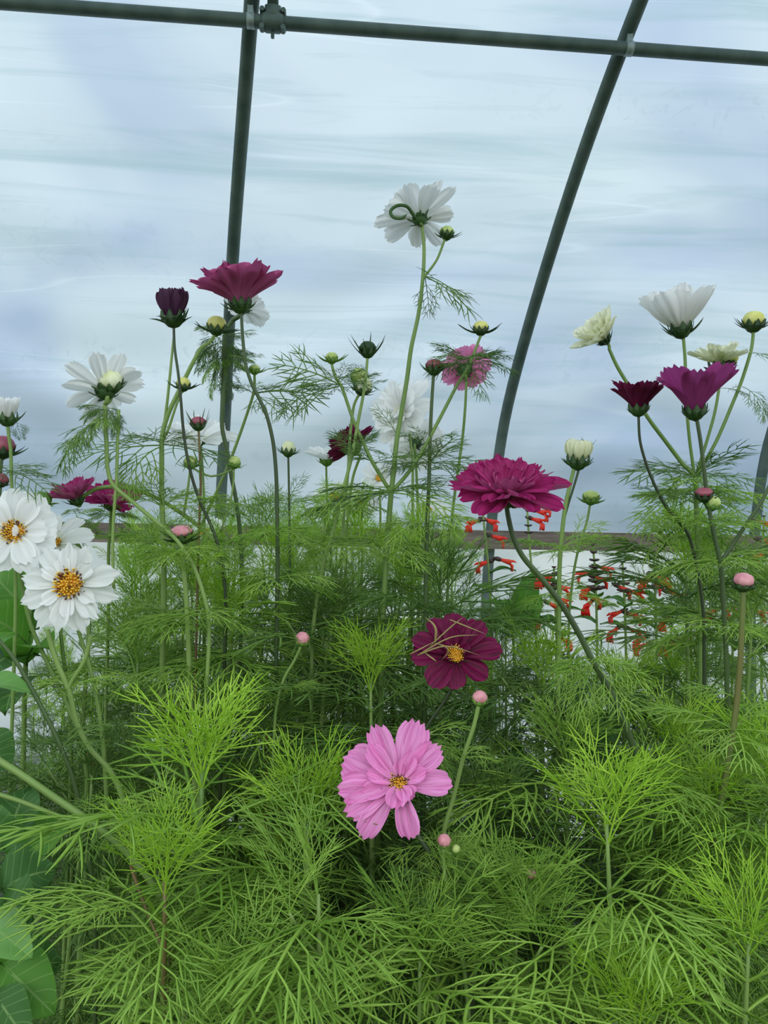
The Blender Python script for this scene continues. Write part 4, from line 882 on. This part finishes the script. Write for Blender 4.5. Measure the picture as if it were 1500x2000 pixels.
NEAR = [
 (395, 1462, .56, 'leafy cosmos plant with a bright yellow green starburst tip on a thick stem, lower left', dict(leaflen=.125, stemr=.0058, lean=402, shoots=.35, h_step=.095)),
 (322, 1672, .50, 'low cosmos plant with a small bright fuzzy tip and reddish stem, lower left', dict(leaflen=.10, smat='stem_red', lean=395)),
 (1185, 1565, .55, 'leafy cosmos plant with a lime green tip, lower right, its fronds fanning out below', dict(leaflen=.12, lean=1215, stemr=.005, h_step=.095)),
 (1378, 1555, .62, 'cosmos plant with a lime tip directly behind the tall reddish bud stem', dict(leaflen=.11)),
 (724, 1300, .74, 'cosmos plant with a bright feathery tip left of the deep burgundy flower', dict(leaflen=.115, lean=700)),
 (1462, 1790, .50, 'cosmos plant with a yellow green tip cut by the right edge near the bottom', dict(leaflen=.11)),
 (1245, 1955, .48, 'lowest cosmos plant with a small lime tuft at the bottom right', dict(leaflen=.11)),
 (470, 1945, .47, 'cosmos plant with arching pale fronds at the bottom edge, left of centre', dict(leaflen=.12, bright=False)),
 (602, 1560, .60, 'cosmos plant on a thick slanting stem just left of the bright pink flower', dict(leaflen=.12, stemr=.0058, lean=700, h_step=.095)),
 (622, 1700, .52, 'cosmos plant with long arching fronds at the lower centre', dict(leaflen=.125, stemr=.005, bright=False, lean=760)),
 (1010, 1760, .55, 'cosmos plant of fine arching fronds at the bottom right of centre', dict(leaflen=.12, bright=False)),
 (820, 1830, .52, 'dim leafy cosmos plant at the very bottom under the bright pink flower', dict(leaflen=.12, bright=False)),
 (1110, 1450, .70, 'cosmos plant with a thick green stem below the crossing crimson flower stem', dict(leaflen=.12, stemr=.005, bright=False, lean=1135)),
 (180, 1480, .70, 'cosmos plant of dim fine fronds low beneath the two large white flowers', dict(leaflen=.11, bright=False)),
 (1320, 1440, .72, 'cosmos plant with a narrow bright tip right of the crossing crimson flower stem', dict(leaflen=.11)),
 (520, 1400, .74, 'cosmos plant of plain green fronds right of the starburst tip', dict(leaflen=.12, bright=False, smat='stem_red')),
 (1500, 1480, .62, 'cosmos plant whose fronds spill in from the right edge at mid height', dict(leaflen=.12)),
 (960, 1560, .68, 'cosmos plant of thin fronds between the pink flower and the dark shaded leaves', dict(leaflen=.11, bright=False, m='leaf_dark')),
 (270, 1250, .80, 'cosmos plant of fine fronds right of the big forward facing white flower', dict(leaflen=.115, bright=False)),
 (450, 1180, .80, 'cosmos plant with dense sprays between the broad pinkish bud and the small sunk pink bud', dict(leaflen=.12)),
 (640, 1200, .82, 'cosmos plant of dense sprays above the small sunk pink bud', dict(leaflen=.12, bright=False)),
 (860, 1130, .84, 'cosmos plant of dense sprays above the deep burgundy flower', dict(leaflen=.12, bright=False)),
 (1060, 1300, .80, 'cosmos plant of sprays right of the deep burgundy flower', dict(leaflen=.12)),
 (1220, 1340, .84, 'cosmos plant below the red salvias with fine green sprays', dict(leaflen=.115)),
 (1340, 1060, .86, 'cosmos plant with a dense lime spray in front of the board, right side', dict(leaflen=.12)),
 (1470, 1160, .80, 'cosmos plant of sprays behind the flat topped pink bud', dict(leaflen=.115, bright=False)),
 (60, 1560, .80, 'dim cosmos plant between the broad leaves at the left edge', dict(leaflen=.11, bright=False, m='leaf_dark')),
]
for (x, y, d, lab, kw) in NEAR:
    kw = dict(kw)
    if d >= .66 and (int(x) // 10) % 2 == 0: kw['m'] = 'leaf_dark'  # shade deeper in the bed, painted by leaf colour on some plants
    if 'smat' in kw: kw['smat'] = M[kw['smat']]
    filler(lab, x, y + 40 * .6 / d, d, **kw)
# plants of the middle and rear rows: foliage as one mesh, five forms
def variant(seed, m, L=.11, young=True):
    r = random.Random(seed); fo = MB(); st = MB(); H = 1.35
    tube(st, spline([(0, 0, 0), (r.uniform(-.02, .02), 0, H * .6), (0, r.uniform(-.02, .02), H)], 8), [.0034 - .0024 * i / 16 for i in range(17)], 7)
    z = H; k = 0; ang = 0
    def put(c, a, el, ll, kind, mi):
        e = R(el); v = Vector((math.cos(a) * math.cos(e), math.sin(a) * math.cos(e), math.sin(e))); A = frame(v, (0, 0, 1)); sc = ll / .12
        m4 = Matrix.Translation(c) @ (A @ Matrix.Diagonal((sc * r.choice((-1, 1)), sc, sc))).to_4x4(); 
        kw = dict(full=dict(pairs=5, sub=2, droop=.75, plain=True), young=dict(pairs=4, sub=2, droop=-.1, spread=38))[kind]
        leaf_geo(fo, r, .12, w=.00105, M4=m4, mi=mi, **kw)
    while z > .55:
        f = min(1, k / 5); c = Vector((0, 0, z))
        for i in range(2 if k > 2 else 3):
            a = ang + (math.pi if k > 2 else 2.09) * i + r.uniform(-.2, .2)
            put(c, a, 62 * (1 - f) + 14 * f + r.uniform(-10, 10), L * (.42 + .58 * f) * r.uniform(.85, 1.15), 'young' if k < 3 else 'full', 1 if (k < 3 and young) else 0)
            if k >= 3:
                e2 = R(50); v2 = Vector((math.cos(a) * math.cos(e2), math.sin(a) * math.cos(e2), math.sin(e2))) * r.uniform(.04, .10)
                tube(st, [c, c + v2], .0012, 4)
                for w_ in range(3): put(c + v2, a + 2.1 * w_, 45 + r.uniform(-15, 15), L * .5, 'young', 0)
        ang += 1.57; k += 1; z -= (.02 if k < 3 else .055) * r.uniform(.9, 1.1)
    return st.mesh('stem_form', [M['stem']]), fo.mesh('foliage_form', [M[m], M['leaf_young'] if young else M[m]])
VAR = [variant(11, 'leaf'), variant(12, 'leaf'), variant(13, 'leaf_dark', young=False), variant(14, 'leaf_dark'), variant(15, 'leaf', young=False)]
rr = random.Random(3)
def place(x, y, d, label, group):
    top = P(x, y, d); st, fo = rr.choice([VAR[0], VAR[1], VAR[4]] if y < 1170 else VAR[2:4]); s = top.z / 1.35  # low plants take the dark forms: shade among plants put into leaf colour
    o = thing('cosmos_plant', label, 'cosmos plant', (top.x, top.y, 0), group)
    m4 = Matrix.Rotation(rr.uniform(0, 6.28), 4, 'Z') @ Matrix.Rotation(R(rr.uniform(-3, 3)), 4, 'X') @ Matrix.Diagonal((s * 1.0, s * 1.0, s, 1))
    link('foliage', fo, o, mat=m4); link('stem', st, o, mat=m4)
MIDL = 'flowerless cosmos plant with feathery foliage in the middle of the bed'; REARL = 'flowerless cosmos plant with feathery foliage at the back of the bed'
for (x, y, d) in [(240, 1120, 1.0), (300, 1060, 1.05), (390, 1090, 1.0), (440, 1040, 1.1), (500, 1010, 1.0), (590, 1000, 1.05), (600, 1090, .95), (700, 1130, .92), (730, 1040, 1.05), (790, 1010, 1.0), (800, 1110, .95),
                  (900, 1150, .95), (330, 1180, .95), (560, 1200, .9), (980, 1220, .95), (1020, 1330, .9), (1130, 1330, 1.0), (1300, 1300, 1.0), (1370, 1130, 1.0), (1400, 1040, 1.05), (1440, 1100, 1.0), (1500, 1060, 1.0), (1180, 1400, .9), (1400, 1330, .95), (120, 1300, 1.0), (190, 1270, 1.05), (230, 1390, .95), (660, 1360, .9), (350, 1130, .9), (560, 1060, .92), (780, 1080, .9), (300, 1480, .8), (480, 1520, .78), (680, 1520, .78), (1240, 1500, .85), (1400, 1500, .85), (560, 1700, .7), (1100, 1700, .72), (1300, 1720, .72), (760, 1720, .72)]:
    place(x, y, d, MIDL, 'flowerless cosmos plants in the middle rows')
for (x, y, d) in [(260, 1080, 1.35), (350, 1040, 1.4), (460, 1060, 1.35), (545, 1020, 1.4), (620, 1050, 1.35), (680, 1020, 1.5), (760, 1080, 1.35), (820, 1030, 1.5), (880, 1090, 1.35), (930, 1060, 1.5), (170, 1230, 1.4), (90, 1250, 1.5), (1010, 1230, 1.4), (1090, 1270, 1.5), (1190, 1310, 1.5), (1270, 1310, 1.4), (1350, 1180, 1.4), (1430, 1180, 1.5), (1500, 1150, 1.4), (1330, 1090, 1.5), (30, 1330, 1.4), (300, 1290, 1.3), (480, 1280, 1.3), (740, 1290, 1.3), (950, 1340, 1.25), (1380, 1400, 1.3)]:
    place(x, y, d, REARL, 'flowerless cosmos plants in the rear rows')

# ---------------------------------------------------------------- broad leaves
def broadleaf(parent, a, b, wid, up, m, r, cup=.12, arch=.15, wav=.05, name='leaf'):
    a, b = Vector(a), Vector(b); L = (b - a).length; A = frame(b - a, up); mb = MB(); nu, nv = 12, 16; V = []; UV = []
    for i in range(nv + 1):
        v = i / nv; w = wid * (math.sin(math.pi * min(1, v ** .72)) ** .75) * .5
        for j in range(nu + 1):
            u = -1 + 2 * j / nu; rib = .018 * L * math.cos(v * 34 - abs(u) * 9) * abs(u) * (1 - abs(u) ** 3)
            V.append((u * w, v * L, arch * L * math.sin(math.pi * v) + cup * wid * abs(u) ** 1.5 + rib * .5 + wav * wid * math.sin(9 * v + 3 * u) * abs(u))); UV.append(((u + 1) / 2, v))
    Fc = [(i * (nu + 1) + j, i * (nu + 1) + j + 1, (i + 1) * (nu + 1) + j + 1, (i + 1) * (nu + 1) + j) for i in range(nv) for j in range(nu)]
    mb.add(V, Fc, 0, UV); tube(mb, [(0, L * t_, arch * L * math.sin(math.pi * t_) - .0006) for t_ in (0, .25, .5, .75, .97)], [.0011, .001, .0008, .0005, .0002], 5)
    me = mb.mesh(name, [M[m]]); return link(name, me, parent, mat=Matrix.Translation(a - parent.location) @ A.to_4x4())
def broadplant(label, d, foot, stems, leaves, cat='leafy plant', r0=4, r1=12):
    p = new(label, d, foot, cat, 'broadleaf_plant')
    for s_ in stems: S(p, s_[0], s_[1], s_[2], s_[3])
    for (a, b, w_, up, m) in leaves: broadleaf(p.o, P(*a), P(*b), w_ * a[2] / F, cv(up), m, p.r)
    p.finish([M['stem']]); return p
broadplant('broad leaved plant behind the large white flower at the left edge', .74, (40, 1900),
  [([(60, 1180, .76), (50, 1300, .76), (45, 1500, .76)], 8, 14, True)],
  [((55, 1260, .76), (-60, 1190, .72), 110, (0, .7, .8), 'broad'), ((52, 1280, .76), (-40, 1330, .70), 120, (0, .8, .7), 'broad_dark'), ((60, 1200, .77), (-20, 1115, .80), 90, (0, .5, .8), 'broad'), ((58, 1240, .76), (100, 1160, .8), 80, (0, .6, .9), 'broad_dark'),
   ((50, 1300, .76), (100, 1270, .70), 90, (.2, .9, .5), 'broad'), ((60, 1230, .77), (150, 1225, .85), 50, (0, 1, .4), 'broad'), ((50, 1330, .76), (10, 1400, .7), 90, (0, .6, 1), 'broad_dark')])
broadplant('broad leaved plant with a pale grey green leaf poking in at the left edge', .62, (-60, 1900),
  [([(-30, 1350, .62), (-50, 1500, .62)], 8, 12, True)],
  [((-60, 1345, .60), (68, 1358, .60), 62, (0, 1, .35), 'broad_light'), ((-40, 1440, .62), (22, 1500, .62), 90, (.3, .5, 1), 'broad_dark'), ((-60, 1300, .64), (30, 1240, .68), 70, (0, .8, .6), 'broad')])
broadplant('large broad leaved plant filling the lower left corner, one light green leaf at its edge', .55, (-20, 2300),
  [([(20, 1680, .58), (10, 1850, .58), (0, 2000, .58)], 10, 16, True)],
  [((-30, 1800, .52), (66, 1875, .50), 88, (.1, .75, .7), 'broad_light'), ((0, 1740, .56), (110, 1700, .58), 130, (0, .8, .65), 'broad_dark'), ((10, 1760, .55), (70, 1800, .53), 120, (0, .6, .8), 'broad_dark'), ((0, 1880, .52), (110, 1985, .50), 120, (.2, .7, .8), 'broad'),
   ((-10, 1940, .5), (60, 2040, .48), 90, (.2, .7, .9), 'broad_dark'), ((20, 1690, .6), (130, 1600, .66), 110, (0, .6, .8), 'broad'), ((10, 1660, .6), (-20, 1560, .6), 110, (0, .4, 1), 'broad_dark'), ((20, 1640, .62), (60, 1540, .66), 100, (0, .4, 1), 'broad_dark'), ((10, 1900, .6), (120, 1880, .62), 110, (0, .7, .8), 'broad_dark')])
# diagonal stems lower left
p = new('pair of smooth green cosmos stems slanting down to the right from the left edge', .56, (420, 2200))
S(p, [(-40, 1462), (40, 1512), (110, 1560), (180, 1608), (245, 1662), (300, 1730), (350, 1830), (385, 1950)], 13, 17, True); S(p, [(-40, 1540), (40, 1565), (110, 1592), (178, 1615)], 9, 10); WH(p, 180, 1608, 4, 130, 15, 'full'); p.finish(GREEN)
p = new('dark thin cosmos stem slanting from the left edge down across the broad leaves', .6, (200, 2000))
S(p, [(-20, 1230), (30, 1290), (75, 1370), (115, 1450), (145, 1530), (165, 1620), (180, 1720)], 8, 10, True); WH(p, 120, 1460, 5, 120, 15, 'full', 'leaf_dark'); p.finish([M['stem_dark']])
p = new('forked green cosmos stem below the large forward facing white flower', .66, (270, 2000))
S(p, [(92, 1230), (110, 1290), (135, 1350), (150, 1410), (175, 1460), (215, 1505), (240, 1560)], 10, 13, True); S(p, [(178, 1240), (165, 1290), (140, 1330), (132, 1350)], 8, 9); WH(p, 134, 1345, 5, 110, 15, 'full'); p.finish([M['stem']])
for i, (pts, lvs, lab, m) in enumerate((
    ([(1000, 1200, 1.5), (1005, 1300, 1.5)], [((1005, 1220, 1.5), (960, 1175, 1.45), 60, (0, .5, 1), 'broad'), ((1005, 1220, 1.5), (1060, 1160, 1.45), 60, (.2, .5, 1), 'broad'), ((1010, 1240, 1.5), (950, 1215, 1.42), 56, (0, .7, .8), 'broad'), ((1010, 1200, 1.5), (1045, 1115, 1.5), 50, (0, .3, 1), 'broad')], 'broad leaved plant at the back, left of the red salvia spikes', 0),
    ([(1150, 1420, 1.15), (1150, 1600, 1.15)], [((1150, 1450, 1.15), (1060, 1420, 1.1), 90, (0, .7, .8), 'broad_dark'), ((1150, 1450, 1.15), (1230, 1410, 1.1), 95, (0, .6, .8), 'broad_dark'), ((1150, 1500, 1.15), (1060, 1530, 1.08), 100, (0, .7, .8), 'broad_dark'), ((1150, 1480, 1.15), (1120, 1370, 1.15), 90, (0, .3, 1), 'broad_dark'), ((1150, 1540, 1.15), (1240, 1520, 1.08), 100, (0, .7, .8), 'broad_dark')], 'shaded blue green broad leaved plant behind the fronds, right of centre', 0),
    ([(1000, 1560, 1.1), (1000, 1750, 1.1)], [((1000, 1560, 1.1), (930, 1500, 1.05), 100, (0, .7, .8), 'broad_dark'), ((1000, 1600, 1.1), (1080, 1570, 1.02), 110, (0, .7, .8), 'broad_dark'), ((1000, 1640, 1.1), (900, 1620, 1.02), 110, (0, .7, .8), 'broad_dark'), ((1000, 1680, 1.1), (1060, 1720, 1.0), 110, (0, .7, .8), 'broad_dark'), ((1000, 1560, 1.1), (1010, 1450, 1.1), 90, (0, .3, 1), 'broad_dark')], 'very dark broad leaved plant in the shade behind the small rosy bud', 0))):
    broadplant(lab, pts[0][2], (pts[-1][0], 2000), [(pts, 5, 8, True)], lvs)

# ---------------------------------------------------------------- red salvia
def salvia(label, d, pts, flowers, top_whorls=6, wpx=12):
    p = new(label, d, (pts[-1][0], 1500), 'salvia plant', 'salvia_plant')
    q = S(p, pts, 4, 6, True); q = [Vector(v) for v in spline(q, 6)]
    acc = 0; used = 0
    for i in range(top_whorls):
        t = i * (14 * d / F); acc = 0
        for a, b in zip(q, q[1:]):
            l = (b - a).length
            if acc + l >= t: c = a.lerp(b, (t - acc) / l); break
            acc += l
        mb = MB(); nb = 6
        for k in range(nb):
            a_ = 2 * math.pi * k / nb + i * .5 + p.r.uniform(-.2, .2); v = Vector((math.cos(a_), math.sin(a_), .35 + (.5 if i < 2 else 0))).normalized(); s_ = d / F * (wpx * (.45 + .12 * i)) 
            tube(mb, [c, c + v * s_ * .4, c + v * s_ * .85, c + v * s_], [s_ * .07, s_ * .2, s_ * .2, s_ * .05], 6)
        link('calyx_whorl', mb.mesh('calyx_whorl', [M['salvia_calyx']], off=p.base), p.o)
    for (x, y, dx) in flowers:
        c = P(x, y, d); s_ = 30 * d / F; v = cv((dx, -.25, p.r.uniform(-.2, .6))); b = c - v * s_ * .5
        mb = MB(); tube(mb, [b - v * s_ * .35, b - v * s_ * .1, b + v * s_ * .15], [s_ * .06, s_ * .16, s_ * .14], 7, 1)
        e = b + v * s_ * .8; tube(mb, [b, b + v * s_ * .4, e], [s_ * .08, s_ * .13, s_ * .19], 8, 0)
        tube(mb, [e - v * s_ * .1, e + v * s_ * .2 + Vector((0, 0, s_ * .14)), e + v * s_ * .42 + Vector((0, 0, s_ * .10))], [s_ * .13, s_ * .15, s_ * .05], 6, 0, .6)   # hood
        for sd in (-1, 0, 1):
            w_ = v.cross(Vector((0, 0, 1))) * sd; tube(mb, [e - v * s_ * .1, e + v * s_ * .12 - Vector((0, 0, s_ * .25)) + w_ * s_ * .16, e + v * s_ * .1 - Vector((0, 0, s_ * .55)) + w_ * s_ * .3], [s_ * .1, s_ * .2, s_ * .1], 6, 0, .3, up=tuple(v))
        link('flower', mb.mesh('flower', [M['salvia'], M['salvia_calyx']], off=p.base), p.o)
    for k in range(5):
        c = q[int(len(q) * (.55 + .09 * k))]; a_ = k * 2.2; v = Vector((math.cos(a_), math.sin(a_), .1)); broadleaf(p.o, c, c + v * .055, .032, Vector((0, 0, 1)), 'broad', p.r)
    p.finish([M['stem']])
salvia('red salvia spike left of the crimson flower stem, poking above the board', 1.55, [(942, 990), (948, 1050), (954, 1110), (958, 1180), (960, 1250)], [(925, 1020, -.8), (957, 1018, .7), (971, 1050, .8), (945, 1100, -.8), (988, 1096, .9)], 3)
salvia('red salvia spike peeking out under the right side of the crimson flower', 1.5, [(1030, 1000), (1034, 1060), (1040, 1130), (1044, 1200), (1048, 1260)], [(1056, 1000, .9), (1048, 1016, .7), (1062, 990, .8), (1042, 1190, -.8), (1040, 1210, .6)], 4)
salvia('red salvia spike with a dark bare tip, left one of the three tall tips', 1.6, [(1158, 1068), (1162, 1110), (1164, 1160), (1166, 1230)], [(1180, 1110, .9), (1172, 1130, .8), (1148, 1152, -.8), (1160, 1168, .5), (1150, 1180, -.4), (1142, 1120, -.8)], 7, 16)
salvia('red salvia spike with a pyramid shaped dark tip, middle of the three tall tips', 1.6, [(1216, 1100), (1218, 1140), (1220, 1180), (1222, 1240)], [(1218, 1150, .5), (1242, 1158, .9), (1204, 1198, -.7), (1238, 1202, .8), (1200, 1232, -.4), (1240, 1232, .7)], 5, 16)
salvia('red salvia spike with a broad red cluster, rightmost of the three dark tips', 1.6, [(1277, 1080), (1278, 1120), (1280, 1170), (1282, 1240)], [(1268, 1130, -.8), (1290, 1130, .8), (1280, 1138, .2), (1262, 1136, -.9), (1296, 1138, .9), (1318, 1160, .8), (1252, 1250, -.6)], 6, 18)
salvia('red salvia spike crossing behind the crimson flower stem', 1.45, [(1082, 1110), (1084, 1160), (1086, 1220), (1088, 1280)], [(1098, 1148, .8), (1080, 1182, .5), (1074, 1126, -.6), (1060, 1130, -.7), (1098, 1172, .8), (1102, 1250, .4)], 4, 14)
salvia('orange red salvia low between the green sprays, below the three tall tips', 1.3, [(1100, 1280), (1102, 1330), (1104, 1400)], [(1100, 1312, .3), (1090, 1300, -.6), (1112, 1306, .6)], 2)
salvia('red salvia with scattered low blossoms right of the three tall tips', 1.5, [(1312, 1200), (1310, 1260), (1308, 1330)], [(1302, 1262, -.6), (1318, 1258, .7), (1332, 1250, .8), (1254, 1262, -.8), (1300, 1212, -.5)], 2)
salvia('red salvia between the dark forked stem and the flat topped pink bud', 1.5, [(1435, 1150), (1433, 1220), (1430, 1300)], [(1440, 1195, .5), (1426, 1190, -.6), (1436, 1225, .3), (1392, 1195, -.8), (1480, 1196, .8)], 3)
salvia('red salvia at the right edge above the wooden board', 1.6, [(1492, 1010), (1490, 1080), (1488, 1160)], [(1494, 1022, .6), (1498, 1058, .8), (1484, 1085, -.6)], 3)

# ---------------------------------------------------------------- bench, tub and pots glimpsed through the leaves
c = P(215, 1530, 2.0); o = thing('potting_bench', 'weathered grey slatted bench glimpsed behind the leaves on the left', 'bench', (c.x, c.y, 0)); zt = c.z
M['bench'] = plain('grey_bench_wood', (112, 112, 110), (146, 144, 140), .8, 0, 8, .2, (1, 10, 1)); M['tub'] = plain('white_plastic', (224, 228, 228), (236, 238, 238), .35); M['label'] = plain('red_label', (206, 62, 48), (220, 84, 64), .5)
M['pot'] = plain('black_pot_plastic', (22, 24, 24), (34, 36, 36), .4); M['potred'] = plain('dark_red_pot', (92, 26, 18), (116, 36, 24), .5)
for k in range(5):
    mb = MB(); box(mb, (0, -.16 + .08 * k, zt), (1.0, .07, .025)); link('slat', mb.mesh('slat', [M['bench']], False), o)
for sx in (-.45, .45):
    for sy in (-.15, .15): mb = MB(); box(mb, (sx, sy, zt / 2 - .006), (.05, .05, zt - .013)); link('leg', mb.mesh('leg', [M['bench']], False), o)
t_ = thing('plastic_tub', 'white plastic tub with a red label standing on the grey bench, left side', 'tub', (c.x, c.y, zt + .0125))
mb = MB(); lathe(mb, [(.045, 0), (.052, .005), (.06, .085), (.063, .088), (.063, .096), (.057, .096), (.05, .01)], 28); link('body', mb.mesh('body', [M['tub']]), t_)
mb = MB(); lathe(mb, [(.0545, .02), (.0600, .075)], 28); mb.f = [f for f in mb.f if len(f) == 4][14:26]; mb.mi = [0] * len(mb.f); link('label', mb.mesh('label', [M['label']]), t_)
